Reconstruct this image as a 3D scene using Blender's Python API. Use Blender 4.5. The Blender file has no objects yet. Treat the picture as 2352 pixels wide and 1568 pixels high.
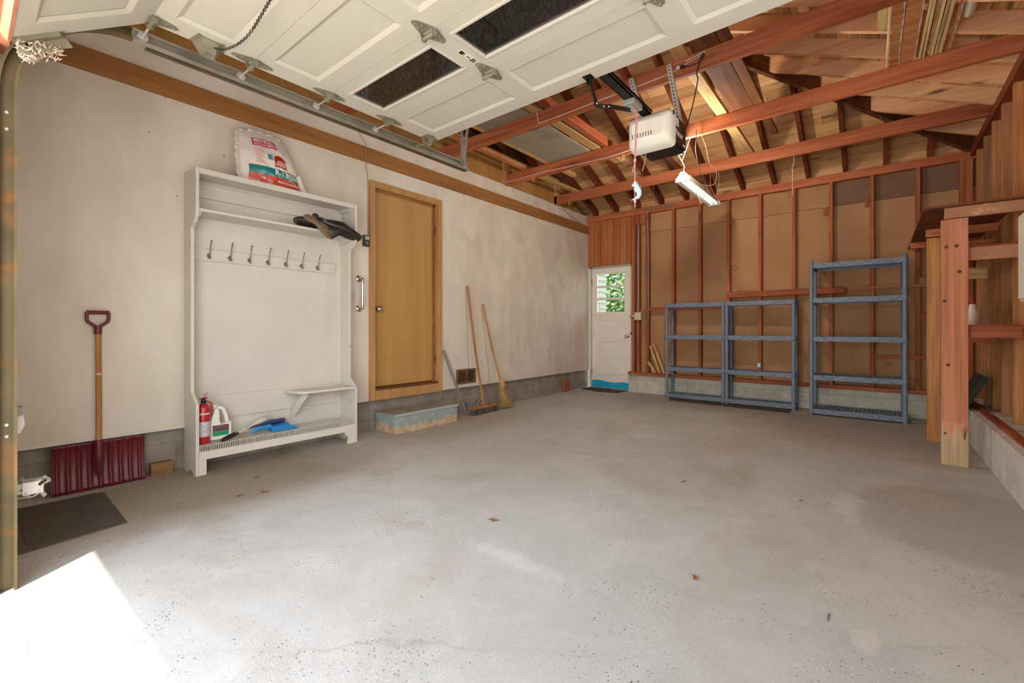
import bpy, bmesh, math, random
from math import sin, cos, pi, radians, atan2, sqrt
from mathutils import Vector, Matrix
random.seed(7)
scene = bpy.context.scene
COL = scene.collection

# ------------------------------------------------------------------ materials
def new_mat(name):
    m = bpy.data.materials.new(name); m.use_nodes = True
    nt = m.node_tree
    b = nt.nodes['Principled BSDF']
    return m, nt, b

def nd(nt, typ, **kw):
    n = nt.nodes.new(typ)
    for k, v in kw.items():
        if k.startswith('i_'):
            key = k[2:]
            key = int(key) if key.isdigit() else key.replace('_', ' ')
            n.inputs[key].default_value = v
        else:
            setattr(n, k, v)
    return n

def lk(nt, a, ao, b, bi):
    nt.links.new(a.outputs[ao], b.inputs[bi])

def ramp(nt, stops):
    r = nd(nt, 'ShaderNodeValToRGB')
    cr = r.color_ramp
    while len(cr.elements) < len(stops): cr.elements.new(0.5)
    for e, (p, c) in zip(cr.elements, stops):
        e.position = p
        e.color = (c[0], c[1], c[2], 1) if not isinstance(c, (int, float)) else (c, c, c, 1)
    return r

def mixc(nt, f, a, b, blend='MIX'):
    m = nd(nt, 'ShaderNodeMix', data_type='RGBA', blend_type=blend)
    for sock, v in ((0, f), (6, a), (7, b)):
        if isinstance(v, tuple) and len(v) == 2 and not isinstance(v[0], (int, float)):
            nt.links.new(v[0].outputs[v[1]], m.inputs[sock])
        elif isinstance(v, (int, float)):
            m.inputs[sock].default_value = v if sock == 0 else (v, v, v, 1)
        else:
            m.inputs[sock].default_value = (v[0], v[1], v[2], 1)
    return m

def objcoord(nt, scale=(1, 1, 1), rnd=True, loc=(0, 0, 0)):
    tc = nd(nt, 'ShaderNodeTexCoord')
    mp = nd(nt, 'ShaderNodeMapping'); mp.inputs['Scale'].default_value = scale
    if rnd:
        oi = nd(nt, 'ShaderNodeObjectInfo')
        ma = nd(nt, 'ShaderNodeMath', operation='MULTIPLY', i_1=37.0); lk(nt, oi, 'Random', ma, 0)
        ad = nd(nt, 'ShaderNodeVectorMath', operation='ADD')
        lk(nt, tc, 'Object', ad, 0); lk(nt, ma, 0, ad, 1); lk(nt, ad, 0, mp, 'Vector')
    else:
        lk(nt, tc, 'Object', mp, 'Vector')
    return tc, mp

def sc(c):   # sRGB 0-255 -> linear
    return tuple(((v/255)/12.92 if v/255 <= 0.04045 else ((v/255+0.055)/1.055)**2.4) for v in c)

def bump(nt, b, src, so, strength=0.2, dist=0.01):
    bp = nd(nt, 'ShaderNodeBump'); bp.inputs['Strength'].default_value = strength
    bp.inputs['Distance'].default_value = dist
    lk(nt, src, so, bp, 'Height'); lk(nt, bp, 'Normal', b, 'Normal')

def wood(name, dark, light, axis, rough=0.75, knots=0.5, grain=1.0, island=0.0, tint=0.25, fine=1.0):
    dark, light = sc(dark), sc(light)
    m, nt, b = new_mat(name)
    ax = 'XYZ'.index(axis)
    s1 = [9.0*grain]*3; s1[ax] = 0.9*grain
    s2 = [70.0*grain]*3; s2[ax] = 2.0*grain
    s3 = [7.0]*3; s3[ax] = 1.6
    tc, mp = objcoord(nt, s1)
    if island:
        gm = nd(nt, 'ShaderNodeNewGeometry')
        mu = nd(nt, 'ShaderNodeMath', operation='MULTIPLY', i_1=91.0); lk(nt, gm, 'Random Per Island', mu, 0)
        ad = nd(nt, 'ShaderNodeVectorMath', operation='ADD')
        lk(nt, mp, 0, ad, 0); lk(nt, mu, 0, ad, 1)
        src = ad
    else:
        src = mp
    n1 = nd(nt, 'ShaderNodeTexNoise'); n1.inputs['Scale'].default_value = 1.0; n1.inputs['Detail'].default_value = 4; n1.inputs['Distortion'].default_value = 0.8
    lk(nt, src, 0, n1, 'Vector')
    tcb, mpb = objcoord(nt, s2)
    n2 = nd(nt, 'ShaderNodeTexNoise'); n2.inputs['Scale'].default_value = 1.0; n2.inputs['Detail'].default_value = 3; n2.inputs['Distortion'].default_value = 0.5
    lk(nt, mpb, 0, n2, 'Vector')
    r1 = ramp(nt, [(0.25, dark), (0.72, light)]); lk(nt, n1, 'Fac', r1, 0)
    r2 = ramp(nt, [(0.3, 1-0.34*fine), (0.75, 1+0.10*fine)]); lk(nt, n2, 'Fac', r2, 0)
    c = mixc(nt, 1.0, (r1, 0), (r2, 0), 'MULTIPLY')
    last = (c, 2)
    if knots:
        tck, mpk = objcoord(nt, s3)
        v = nd(nt, 'ShaderNodeTexVoronoi'); v.inputs['Scale'].default_value = 1.0
        if island:
            ad2 = nd(nt, 'ShaderNodeVectorMath', operation='ADD'); lk(nt, mpk, 0, ad2, 0); lk(nt, mu, 0, ad2, 1); lk(nt, ad2, 0, v, 'Vector')
        else:
            lk(nt, mpk, 0, v, 'Vector')
        rk = ramp(nt, [(0.07, 1.0), (0.13, 0.35), (0.2, 0.0)]); lk(nt, v, 'Distance', rk, 0)
        mk = nd(nt, 'ShaderNodeMath', operation='MULTIPLY', i_1=knots); lk(nt, rk, 0, mk, 0)
        c2 = mixc(nt, (mk, 0), last, tuple(x*0.22 for x in dark))
        last = (c2, 2)
    if island:
        ri = ramp(nt, [(0.0, 1-island), (1.0, 1+island*0.6)]); lk(nt, gm, 'Random Per Island', ri, 0)
        c3 = mixc(nt, 1.0, last, (ri, 0), 'MULTIPLY'); last = (c3, 2)
    if tint:
        oi = nd(nt, 'ShaderNodeObjectInfo')
        ri = ramp(nt, [(0.0, 1-tint), (1.0, 1+tint*0.5)]); lk(nt, oi, 'Random', ri, 0)
        c3 = mixc(nt, 1.0, last, (ri, 0), 'MULTIPLY'); last = (c3, 2)
    nt.links.new(last[0].outputs[last[1]], b.inputs['Base Color'])
    b.inputs['Roughness'].default_value = rough
    b.inputs['Specular IOR Level'].default_value = 0.3
    bump(nt, b, n2, 'Fac', 0.25, 0.004)
    return m

def plain(name, col, rough=0.5, metal=0.0, var=0.12, vscale=6.0, spec=0.5, dirt=None, dscale=3.0, dthr=0.6, bmp=0.0, bscale=60, coat=0.0):
    col = sc(col)
    m, nt, b = new_mat(name)
    tc, mp = objcoord(nt)
    n = nd(nt, 'ShaderNodeTexNoise'); n.inputs['Scale'].default_value = vscale; n.inputs['Detail'].default_value = 5
    lk(nt, mp, 0, n, 'Vector')
    r = ramp(nt, [(0.3, tuple(max(0, x*(1-var)) for x in col)), (0.7, tuple(min(1, x*(1+var*0.6)) for x in col))])
    lk(nt, n, 'Fac', r, 0)
    last = (r, 0)
    if dirt:
        n2 = nd(nt, 'ShaderNodeTexNoise'); n2.inputs['Scale'].default_value = dscale; n2.inputs['Detail'].default_value = 8; n2.inputs['Roughness'].default_value = 0.65
        lk(nt, mp, 0, n2, 'Vector')
        r2 = ramp(nt, [(dthr, 0.0), (dthr+0.12, 1.0)]); lk(nt, n2, 'Fac', r2, 0)
        c = mixc(nt, (r2, 0), last, sc(dirt)); last = (c, 2)
    nt.links.new(last[0].outputs[last[1]], b.inputs['Base Color'])
    b.inputs['Roughness'].default_value = rough; b.inputs['Metallic'].default_value = metal
    b.inputs['Specular IOR Level'].default_value = spec
    b.inputs['Coat Weight'].default_value = coat
    if bmp:
        n3 = nd(nt, 'ShaderNodeTexNoise'); n3.inputs['Scale'].default_value = bscale; n3.inputs['Detail'].default_value = 4
        lk(nt, mp, 0, n3, 'Vector'); bump(nt, b, n3, 'Fac', bmp, 0.004)
    return m

def emis(name, col, strength):
    m, nt, b = new_mat(name)
    b.inputs['Base Color'].default_value = (*sc(col), 1)
    b.inputs['Emission Color'].default_value = (*sc(col), 1)
    b.inputs['Emission Strength'].default_value = strength
    return m

def glass(name, tint=(0.95, 0.97, 0.96), rough=0.0, refl=0.12, dust=None):
    m = bpy.data.materials.new(name); m.use_nodes = True
    nt = m.node_tree; nt.nodes.clear()
    out = nd(nt, 'ShaderNodeOutputMaterial')
    t = nd(nt, 'ShaderNodeBsdfTransparent'); t.inputs[0].default_value = (*tint, 1)
    g = nd(nt, 'ShaderNodeBsdfGlossy'); g.inputs['Roughness'].default_value = rough
    fr = nd(nt, 'ShaderNodeFresnel'); fr.inputs['IOR'].default_value = 1.45
    mx = nd(nt, 'ShaderNodeMixShader')
    lk(nt, fr, 0, mx, 0); lk(nt, t, 0, mx, 1); lk(nt, g, 0, mx, 2)
    last = mx
    if dust:
        d = nd(nt, 'ShaderNodeBsdfDiffuse'); d.inputs[0].default_value = (*sc(dust), 1)
        tc, mp = objcoord(nt)
        n = nd(nt, 'ShaderNodeTexNoise'); n.inputs['Scale'].default_value = 90; n.inputs['Detail'].default_value = 2
        lk(nt, mp, 0, n, 'Vector')
        r = ramp(nt, [(0.55, 0.012), (0.78, 0.16)]); lk(nt, n, 'Fac', r, 0)
        m2 = nd(nt, 'ShaderNodeMixShader'); lk(nt, r, 0, m2, 0); lk(nt, mx, 0, m2, 1); lk(nt, d, 0, m2, 2)
        last = m2
    lk(nt, last, 0, out, 0)
    return m

def floor_mat():
    m, nt, b = new_mat('concrete_floor')
    tc, mp = objcoord(nt, rnd=False)
    def noise(s, d=6, r=0.6, dist=0.0, vec=None):
        n = nd(nt, 'ShaderNodeTexNoise'); n.inputs['Scale'].default_value = s; n.inputs['Detail'].default_value = d
        n.inputs['Roughness'].default_value = r; n.inputs['Distortion'].default_value = dist
        lk(nt, vec or mp, 0, n, 'Vector'); return n
    n1 = noise(0.55, 5, 0.55, 0.4)
    r1 = ramp(nt, [(0.3, sc((176, 174, 167))), (0.55, sc((188, 186, 180))), (0.75, sc((199, 198, 194)))]); lk(nt, n1, 'Fac', r1, 0)
    n2 = noise(3.2, 9, 0.7, 0.8)
    r2 = ramp(nt, [(0.3, 0.86), (0.7, 1.06)]); lk(nt, n2, 'Fac', r2, 0)
    c = mixc(nt, 1.0, (r1, 0), (r2, 0), 'MULTIPLY')
    # brownish stains towards the back, worn dirt marks
    n3 = noise(0.9, 6, 0.6, 1.2)
    r3 = ramp(nt, [(0.52, 0.0), (0.7, 0.55)]); lk(nt, n3, 'Fac', r3, 0)
    c = mixc(nt, (r3, 0), (c, 2), sc((165, 152, 134)))
    # a damp tan patch with its own outline by the right kerb
    def blob(cx, cy, rx, ry, edge, col, amount, distort=0.35, dsc=3.0):
        nonlocal c
        mpb = nd(nt, 'ShaderNodeMapping'); mpb.inputs['Location'].default_value = (-cx/rx, -cy/ry, 0); mpb.inputs['Scale'].default_value = (1/rx, 1/ry, 0)
        lk(nt, tc, 'Object', mpb, 'Vector')
        nn = noise(dsc, 6, 0.65)
        ln = nd(nt, 'ShaderNodeVectorMath', operation='LENGTH'); lk(nt, mpb, 0, ln, 0)
        ad = nd(nt, 'ShaderNodeMath', operation='MULTIPLY_ADD', i_1=distort); lk(nt, nn, 'Fac', ad, 0)
        lk(nt, ln, 'Value', ad, 2)
        rr = ramp(nt, [(max(0, 1.0-edge), amount), (1.0, 0.0)]); 
        sb = nd(nt, 'ShaderNodeMath', operation='SUBTRACT', i_1=distort*0.5); lk(nt, ad, 0, sb, 0)
        lk(nt, sb, 0, rr, 0)
        c = mixc(nt, (rr, 0), (c, 2), sc(col))
    blob(0.42, 3.35, 0.62, 0.66, 0.16, (166, 156, 142), 0.6)
    blob(0.1, 5.6, 1.6, 1.2, 0.6, (150, 137, 120), 0.6, 0.8)
    blob(-1.5, 6.4, 2.2, 0.75, 0.6, (150, 138, 122), 0.55, 0.8)
    blob(-3.4, 1.1, 0.75, 1.3, 0.5, (140, 124, 100), 0.75, 0.6, 2.5)
    blob(-3.5, 3.4, 0.6, 1.6, 0.6, (160, 146, 126), 0.6, 0.6)
    blob(-0.03, 1.87, 0.045, 0.09, 0.3, (204, 200, 190), 0.5, 1.2, 24)
    blob(-1.25, 1.55, 0.30, 0.07, 0.7, (214, 214, 212), 0.4, 2.2, 14)
    blob(-0.12, 3.25, 0.09, 0.35, 0.7, (220, 221, 222), 0.45, 2.0, 9)
    # specks: dark grit and pale chips
    for scl, thr, col, vs in ((55, 0.15, (70, 63, 55), 2.2), (80, 0.14, (236, 235, 231), 1.1), (26, 0.065, (64, 52, 42), 3.0), (34, 0.06, (58, 50, 42), 0.9)):
        v = nd(nt, 'ShaderNodeTexVoronoi'); v.inputs['Scale'].default_value = scl; lk(nt, mp, 0, v, 'Vector')
        rr = ramp(nt, [(thr, 1.0), (thr+0.05, 0.0)]); lk(nt, v, 'Distance', rr, 0)
        nn = noise(vs, 4, 0.7)
        r4 = ramp(nt, [(0.5, 0.0), (0.62, 0.85)]); lk(nt, nn, 'Fac', r4, 0)
        mu = nd(nt, 'ShaderNodeMath', operation='MULTIPLY'); lk(nt, rr, 0, mu, 0); lk(nt, r4, 0, mu, 1)
        c = mixc(nt, (mu, 0), (c, 2), sc(col))
    # fine aggregate mottling
    n5 = noise(140, 3, 0.7)
    r5 = ramp(nt, [(0.3, 0.86), (0.7, 1.08)]); lk(nt, n5, 'Fac', r5, 0)
    c = mixc(nt, 1.0, (c, 2), (r5, 0), 'MULTIPLY')
    # hairline cracks
    nw = noise(1.7, 5, 0.7)
    mw = mixc(nt, 0.2, (mp, 0), (nw, 'Color'))
    v = nd(nt, 'ShaderNodeTexVoronoi', feature='DISTANCE_TO_EDGE'); v.inputs['Scale'].default_value = 0.42; nt.links.new(mw.outputs[2], v.inputs['Vector'])
    rc = ramp(nt, [(0.0, 0.3), (0.0011, 0.0)]); lk(nt, v, 'Distance', rc, 0)
    ncm = noise(0.8, 3, 0.6); rcm = ramp(nt, [(0.5, 0.0), (0.62, 1.0)]); lk(nt, ncm, 'Fac', rcm, 0)
    mcm = nd(nt, 'ShaderNodeMath', operation='MULTIPLY'); lk(nt, rc, 0, mcm, 0); lk(nt, rcm, 0, mcm, 1)
    c = mixc(nt, (mcm, 0), (c, 2), sc((120, 110, 98)))
    nt.links.new(c.outputs[2], b.inputs['Base Color'])
    b.inputs['Roughness'].default_value = 0.82
    b.inputs['Specular IOR Level'].default_value = 0.25
    bump(nt, b, n5, 'Fac', 0.25, 0.004)
    return m

def wall_mat():
    m, nt, b = new_mat('painted_wall')
    tc, mp = objcoord(nt, rnd=False)
    n1 = nd(nt, 'ShaderNodeTexNoise'); n1.inputs['Scale'].default_value = 1.3; n1.inputs['Detail'].default_value = 5; n1.inputs['Roughness'].default_value = 0.6
    mps = nd(nt, 'ShaderNodeMapping'); mps.inputs['Scale'].default_value = (1, 1.6, 0.8); lk(nt, tc, 'Object', mps, 'Vector'); lk(nt, mps, 0, n1, 'Vector')
    r1 = ramp(nt, [(0.3, sc((206, 194, 176))), (0.52, sc((217, 207, 191))), (0.72, sc((224, 217, 204)))]); lk(nt, n1, 'Fac', r1, 0)
    # grimy grey-brown smudges that gather past the house door
    sx = nd(nt, 'ShaderNodeSeparateXYZ'); lk(nt, tc, 'Object', sx, 0)
    mr = nd(nt, 'ShaderNodeMapRange'); mr.inputs['From Min'].default_value = 2.6; mr.inputs['From Max'].default_value = 4.2; lk(nt, sx, 'Y', mr, 0)
    n2 = nd(nt, 'ShaderNodeTexNoise'); n2.inputs['Scale'].default_value = 2.6; n2.inputs['Detail'].default_value = 6; n2.inputs['Distortion'].default_value = 0.6; lk(nt, mps, 0, n2, 'Vector')
    r2 = ramp(nt, [(0.40, 0.0), (0.75, 0.6)]); lk(nt, n2, 'Fac', r2, 0)
    mu = nd(nt, 'ShaderNodeMath', operation='MULTIPLY'); lk(nt, mr, 0, mu, 0); lk(nt, r2, 0, mu, 1)
    c = mixc(nt, (mu, 0), (r1, 0), sc((178, 166, 154)))
    # small scuffs and nail marks
    v = nd(nt, 'ShaderNodeTexVoronoi'); v.inputs['Scale'].default_value = 5.5; lk(nt, tc, 'Object', v, 'Vector')
    rr = ramp(nt, [(0.035, 0.7), (0.06, 0.0)]); lk(nt, v, 'Distance', rr, 0)
    c = mixc(nt, (rr, 0), (c, 2), sc((110, 92, 74)))
    nt.links.new(c.outputs[2], b.inputs['Base Color'])
    b.inputs['Roughness'].default_value = 0.75; b.inputs['Specular IOR Level'].default_value = 0.25
    return m

def block_mat(name, c1, c2, axis='Y', bw=0.4, bh=0.2, mortar=(140, 130, 115)):
    m, nt, b = new_mat(name)
    tc, mp = objcoord(nt, rnd=False)
    sx = nd(nt, 'ShaderNodeSeparateXYZ'); lk(nt, tc, 'Object', sx, 0)
    cb = nd(nt, 'ShaderNodeCombineXYZ'); lk(nt, sx, axis, cb, 0); lk(nt, sx, 'Z', cb, 1)
    br = nd(nt, 'ShaderNodeTexBrick'); br.inputs['Scale'].default_value = 1.0
    br.inputs['Brick Width'].default_value = bw; br.inputs['Row Height'].default_value = bh; br.inputs['Mortar Size'].default_value = 0.004
    br.inputs['Color1'].default_value = (1, 1, 1, 1); br.inputs['Color2'].default_value = (0.9, 0.9, 0.9, 1); br.inputs['Mortar'].default_value = (0.7, 0.7, 0.7, 1)
    lk(nt, cb, 0, br, 'Vector')
    n = nd(nt, 'ShaderNodeTexNoise'); n.inputs['Scale'].default_value = 7; n.inputs['Detail'].default_value = 8; n.inputs['Roughness'].default_value = 0.7; lk(nt, mp, 0, n, 'Vector')
    r = ramp(nt, [(0.3, sc(c1)), (0.7, sc(c2))]); lk(nt, n, 'Fac', r, 0)
    c = mixc(nt, 1.0, (r, 0), (br, 'Color'), 'MULTIPLY')
    nt.links.new(c.outputs[2], b.inputs['Base Color'])
    b.inputs['Roughness'].default_value = 0.9; b.inputs['Specular IOR Level'].default_value = 0.2
    n3 = nd(nt, 'ShaderNodeTexNoise'); n3.inputs['Scale'].default_value = 90; lk(nt, mp, 0, n3, 'Vector'); bump(nt, b, n3, 'Fac', 0.4, 0.004)
    return m

def worn_mat(name, paint, bare, zlim=0.07, amp=0.12):
    """painted wood worn through to bare timber low down (a wear line of its own shape)"""
    m, nt, b = new_mat(name)
    tc, mp = objcoord(nt, rnd=False)
    sx = nd(nt, 'ShaderNodeSeparateXYZ'); lk(nt, tc, 'Object', sx, 0)
    n = nd(nt, 'ShaderNodeTexNoise'); n.inputs['Scale'].default_value = 6; n.inputs['Detail'].default_value = 8; n.inputs['Roughness'].default_value = 0.6; lk(nt, mp, 0, n, 'Vector')
    ad = nd(nt, 'ShaderNodeMath', operation='MULTIPLY_ADD', i_1=amp, i_2=-amp*0.5); lk(nt, n, 'Fac', ad, 0)
    a2 = nd(nt, 'ShaderNodeMath', operation='ADD'); lk(nt, sx, 'Z', a2, 0); lk(nt, ad, 0, a2, 1)
    mr = nd(nt, 'ShaderNodeMapRange'); mr.inputs['From Min'].default_value = zlim-0.004; mr.inputs['From Max'].default_value = zlim+0.004; lk(nt, a2, 0, mr, 0)
    n2 = nd(nt, 'ShaderNodeTexNoise'); n2.inputs['Scale'].default_value = 14; n2.inputs['Detail'].default_value = 6; lk(nt, mp, 0, n2, 'Vector')
    rp = ramp(nt, [(0.3, sc(tuple(v*0.86 for v in paint))), (0.7, sc(paint))]); lk(nt, n2, 'Fac', rp, 0)
    rb = ramp(nt, [(0.3, sc(tuple(v*0.75 for v in bare))), (0.7, sc(bare))]); lk(nt, n2, 'Fac', rb, 0)
    c = mixc(nt, (mr, 0), (rb, 0), (rp, 0))
    nt.links.new(c.outputs[2], b.inputs['Base Color']); b.inputs['Roughness'].default_value = 0.7
    return m

M = {}
M['floor'] = floor_mat()
M['wall'] = wall_mat()
M['found_l'] = block_mat('old_concrete_left', (128, 118, 104), (164, 156, 144), 'Y', 0.4, 0.2)
M['found_b'] = block_mat('concrete_blocks_back', (178, 175, 160), (214, 212, 198), 'X', 0.4, 0.2)
M['found_r'] = block_mat('concrete_kerb_right', (180, 177, 170), (216, 214, 208), 'Y', 2.0, 0.6)
M['trimwood'] = wood('ochre_trim', (138, 92, 48), (168, 118, 66), 'Y', knots=0.3, tint=0.05, fine=0.7)
M['red_x'] = wood('redwood_x', (158, 78, 44), (212, 128, 86), 'X', knots=0.7)
M['red_y'] = wood('redwood_y', (128, 58, 28), (184, 98, 58), 'Y', knots=0.6)
M['red_z'] = wood('redwood_z', (150, 78, 46), (202, 122, 82), 'Z', knots=0.6)
M['rafter_y'] = wood('rafter_y', (104, 46, 24), (150, 78, 44), 'Y', knots=0.4)
M['rafter_x'] = wood('rafter_x', (212, 150, 104), (242, 194, 150), 'X', knots=0.9, tint=0.3, fine=0.5)
M['plank_x'] = wood('roof_plank_x', (200, 140, 88), (238, 194, 138), 'X', knots=0.8, island=0.3, tint=0)
M['plank_y'] = wood('roof_plank_y', (194, 134, 84), (232, 184, 128), 'Y', knots=0.8, island=0.3, tint=0)
M['pale_y'] = wood('pale_pine_y', (186, 140, 84), (222, 184, 128), 'Y', knots=0.3)
M['pale_x'] = wood('pale_pine_x', (176, 136, 84), (214, 180, 128), 'X', knots=0.3)
M['pale_z'] = wood('pale_pine_z', (186, 140, 84), (226, 190, 130), 'Z', knots=0.3)
M['bare_y'] = wood('bare_stick_y', (222, 192, 130), (246, 224, 170), 'Y', knots=0.1)
M['dark_y'] = wood('dark_board_y', (84, 46, 26), (134, 84, 50), 'Y', knots=0.4)
M['orange_z'] = wood('orange_fir_z', (172, 108, 60), (214, 152, 98), 'Z', knots=0.6)
M['orange_x'] = wood('orange_fir_x', (176, 106, 58), (222, 158, 104), 'X', knots=0.5)
M['oldstud_z'] = wood('old_stud_z', (152, 100, 64), (206, 152, 108), 'Z', knots=0.6, tint=0.35)
M['ply_z'] = wood('plywood_door_header', (184, 104, 52), (220, 146, 88), 'Z', knots=0.1, grain=0.8, fine=0.6)
M['ply_y'] = wood('plywood_attic', (160, 112, 58), (184, 136, 78), 'Z', knots=0.0, grain=0.6, tint=0.05, fine=0.25)
M['ply_dark'] = wood('plywood_platform', (112, 62, 34), (160, 100, 62), 'X', knots=0.1)
M['door_ochre'] = wood('ochre_door', (172, 128, 70), (188, 144, 84), 'Z', knots=0.0, grain=0.4, tint=0.0, rough=0.55, fine=0.25)
M['casing'] = wood('ochre_casing', (172, 128, 76), (196, 152, 98), 'Z', knots=0.1, tint=0.05, fine=0.6)
M['block'] = wood('wood_block', (140, 98, 58), (178, 134, 86), 'Y', knots=0.4)
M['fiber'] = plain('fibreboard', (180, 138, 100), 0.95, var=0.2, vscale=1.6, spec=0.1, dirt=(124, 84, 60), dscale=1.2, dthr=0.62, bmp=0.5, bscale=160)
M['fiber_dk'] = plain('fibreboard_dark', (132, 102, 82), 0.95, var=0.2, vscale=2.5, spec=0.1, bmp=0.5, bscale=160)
M['white'] = plain('white_paint', (206, 201, 189), 0.5, var=0.05, vscale=3, dirt=(190, 176, 150), dscale=4, dthr=0.72)
M['white_old'] = plain('chipped_white_paint', (212, 206, 192), 0.55, var=0.06, vscale=4, dirt=(150, 128, 100), dscale=9, dthr=0.7)
M['gdoor'] = plain('garage_door_cream', (190, 182, 166), 0.55, var=0.05, vscale=2.5, dirt=(196, 178, 148), dscale=5, dthr=0.75)
M['doorwhite'] = plain('back_door_white', (242, 236, 226), 0.5, var=0.05)
M['blue_strip'] = plain('blue_masking', (20, 172, 216), 0.6, var=0.12, dirt=(220, 226, 226), dscale=9, dthr=0.72)
M['steel'] = plain('galvanised_steel', (190, 188, 178), 0.45, 0.4, var=0.2, vscale=12)
M['hinge'] = plain('old_zinc_hinge', (138, 132, 110), 0.5, 0.35, var=0.25, vscale=20, dirt=(110, 86, 56), dscale=16, dthr=0.62)
M['track'] = plain('rusty_track_steel', (98, 86, 60), 0.5, 0.6, var=0.25, vscale=6, dirt=(130, 88, 46), dscale=5, dthr=0.52)
M['trackin'] = plain('track_steel', (150, 144, 126), 0.45, 0.4, var=0.2, vscale=8, dirt=(120, 82, 48), dscale=9, dthr=0.62)
M['strapsteel'] = plain('zinc_strap', (206, 202, 194), 0.5, 0.15, var=0.1, vscale=20)
M['chrome'] = plain('chrome', (214, 208, 198), 0.16, 1.0, var=0.05)
M['nickel'] = plain('brushed_nickel', (150, 140, 122), 0.3, 1.0, var=0.1)
M['brass'] = plain('brass_hook', (206, 176, 110), 0.4, 0.6, var=0.15)
M['black'] = plain('black_plastic', (26, 25, 25), 0.45, var=0.2)
M['blackmetal'] = plain('black_metal', (30, 30, 31), 0.35, 0.4, var=0.2, dirt=(150, 145, 138), dscale=30, dthr=0.74)
M['opener_body'] = plain('opener_dark_case', (58, 44, 36), 0.4, 0.3, var=0.15)
M['opener_cap'] = plain('opener_cream_cover', (228, 221, 205), 0.4, var=0.03)
M['shelfblue'] = plain('slate_blue_plastic', (116, 131, 148), 0.5, var=0.1, vscale=9, dirt=(90, 100, 110), dscale=20, dthr=0.7)
M['shelfline'] = plain('shelf_groove', (52, 62, 78), 0.6, var=0.1)
M['maroon'] = plain('maroon_plastic', (104, 28, 40), 0.35, var=0.15, dirt=(150, 100, 84), dscale=22, dthr=0.74)
M['handlewood'] = wood('handle_wood', (150, 100, 52), (194, 146, 90), 'Z', knots=0.1)
M['broomhandle'] = wood('broom_handle_red', (150, 88, 58), (196, 138, 102), 'Z', knots=0.0)
M['straw'] = wood('broom_straw', (168, 124, 66), (214, 176, 112), 'Z', knots=0.0, grain=2.0)
M['bristle'] = wood('dark_bristle', (64, 54, 46), (124, 110, 94), 'Z', knots=0.0, grain=3.0)
M['rubber'] = plain('rubber_mat', (84, 76, 68), 0.8, var=0.2, dirt=(120, 110, 96), dscale=18, dthr=0.72)
M['carpet'] = plain('dark_doormat', (74, 66, 58), 0.95, var=0.3, vscale=30, bmp=0.6, bscale=120)
M['step'] = worn_mat('worn_grey_green_paint', (158, 170, 164), (206, 178, 140), 0.075, 0.16)
M['step_top'] = plain('step_tread', (150, 138, 124), 0.8, var=0.2, dirt=(190, 186, 178), dscale=7, dthr=0.6)
M['step_nose'] = plain('step_nosing_grey', (176, 180, 184), 0.5, 0.2, var=0.08)
M['post'] = wood('weathered_post_paint', (206, 130, 94), (228, 162, 124), 'Z', knots=0.9, grain=0.7, tint=0)
M['postbase'] = wood('worn_post_base', (186, 152, 110), (216, 190, 152), 'Z', knots=0.5, grain=0.7, tint=0)
M['paintboard'] = plain('scuffed_board', (190, 134, 96), 0.7, var=0.2, dirt=(222, 196, 164), dscale=6, dthr=0.58)
M['cable_w'] = plain('white_cable', (216, 200, 188), 0.5, var=0.05)
M['cable_t'] = plain('tan_cable', (170, 140, 110), 0.6, var=0.1)
M['cable_b'] = plain('black_cable', (34, 31, 29), 0.5, var=0.1)
M['conduit'] = plain('grey_conduit', (150, 146, 140), 0.4, 0.4, var=0.1)
M['red_ext'] = plain('extinguisher_red', (172, 30, 36), 0.3, var=0.06, coat=0.3)
M['label_grey'] = plain('label_silver', (186, 186, 184), 0.5, var=0.25, vscale=60)
M['jug'] = plain('jug_white_plastic', (230, 226, 216), 0.4, var=0.04)
M['green'] = plain('label_green', (26, 140, 96), 0.5, var=0.05)
M['lab_dark'] = plain('label_dark_red', (112, 72, 76), 0.5, var=0.5, vscale=40)
M['blue'] = plain('dustpan_blue', (44, 132, 196), 0.35, var=0.06)
M['navy'] = plain('navy_plastic', (44, 54, 104), 0.4, var=0.1)
M['greyfluff'] = plain('grey_bristle', (110, 122, 136), 0.95, var=0.35, vscale=60, bmp=1.0, bscale=120)
M['bag'] = plain('bag_white_film', (226, 218, 206), 0.3, var=0.08, vscale=5, coat=0.2)
M['teal'] = plain('bag_teal', (8, 124, 120), 0.3, var=0.12, coat=0.2)
M['bagred'] = plain('bag_red', (196, 66, 40), 0.3, var=0.12, coat=0.2)
M['logored'] = plain('logo_red', (176, 42, 30), 0.35, var=0.12)
M['magenta'] = plain('bag_magenta', (194, 56, 100), 0.35, var=0.08)
M['pinkprint'] = plain('pale_red_print', (214, 150, 140), 0.45, var=0.35, vscale=70)
M['bluelabel'] = plain('small_blue_print', (86, 140, 160), 0.45, var=0.4, vscale=60)
M['letter_w'] = plain('white_letters', (240, 236, 228), 0.4, var=0.02)
M['garment'] = plain('black_nylon', (46, 40, 33), 0.45, var=0.3, vscale=14, bmp=0.4, bscale=30)
M['garment_in'] = plain('tan_mesh_lining', (124, 100, 70), 0.8, var=0.3, vscale=30)
M['piping'] = plain('grey_piping', (120, 112, 104), 0.6, var=0.1)
M['pink'] = plain('pink_cord', (226, 150, 156), 0.7, var=0.15, vscale=80)
M['tagblue'] = plain('tag_pale_blue', (190, 216, 236), 0.5, var=0.1)
M['bulb'] = emis('lit_bulb', (255, 238, 208), 28.0)
M['tube'] = emis('fluorescent_tube', (255, 252, 246), 0.35)  # faint glow put on the tubes, which are taken as switched off
M['porcelain'] = plain('porcelain', (232, 222, 200), 0.35, var=0.03)
M['greybox'] = plain('grey_steel_box', (160, 156, 146), 0.5, 0.3, var=0.1)
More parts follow.
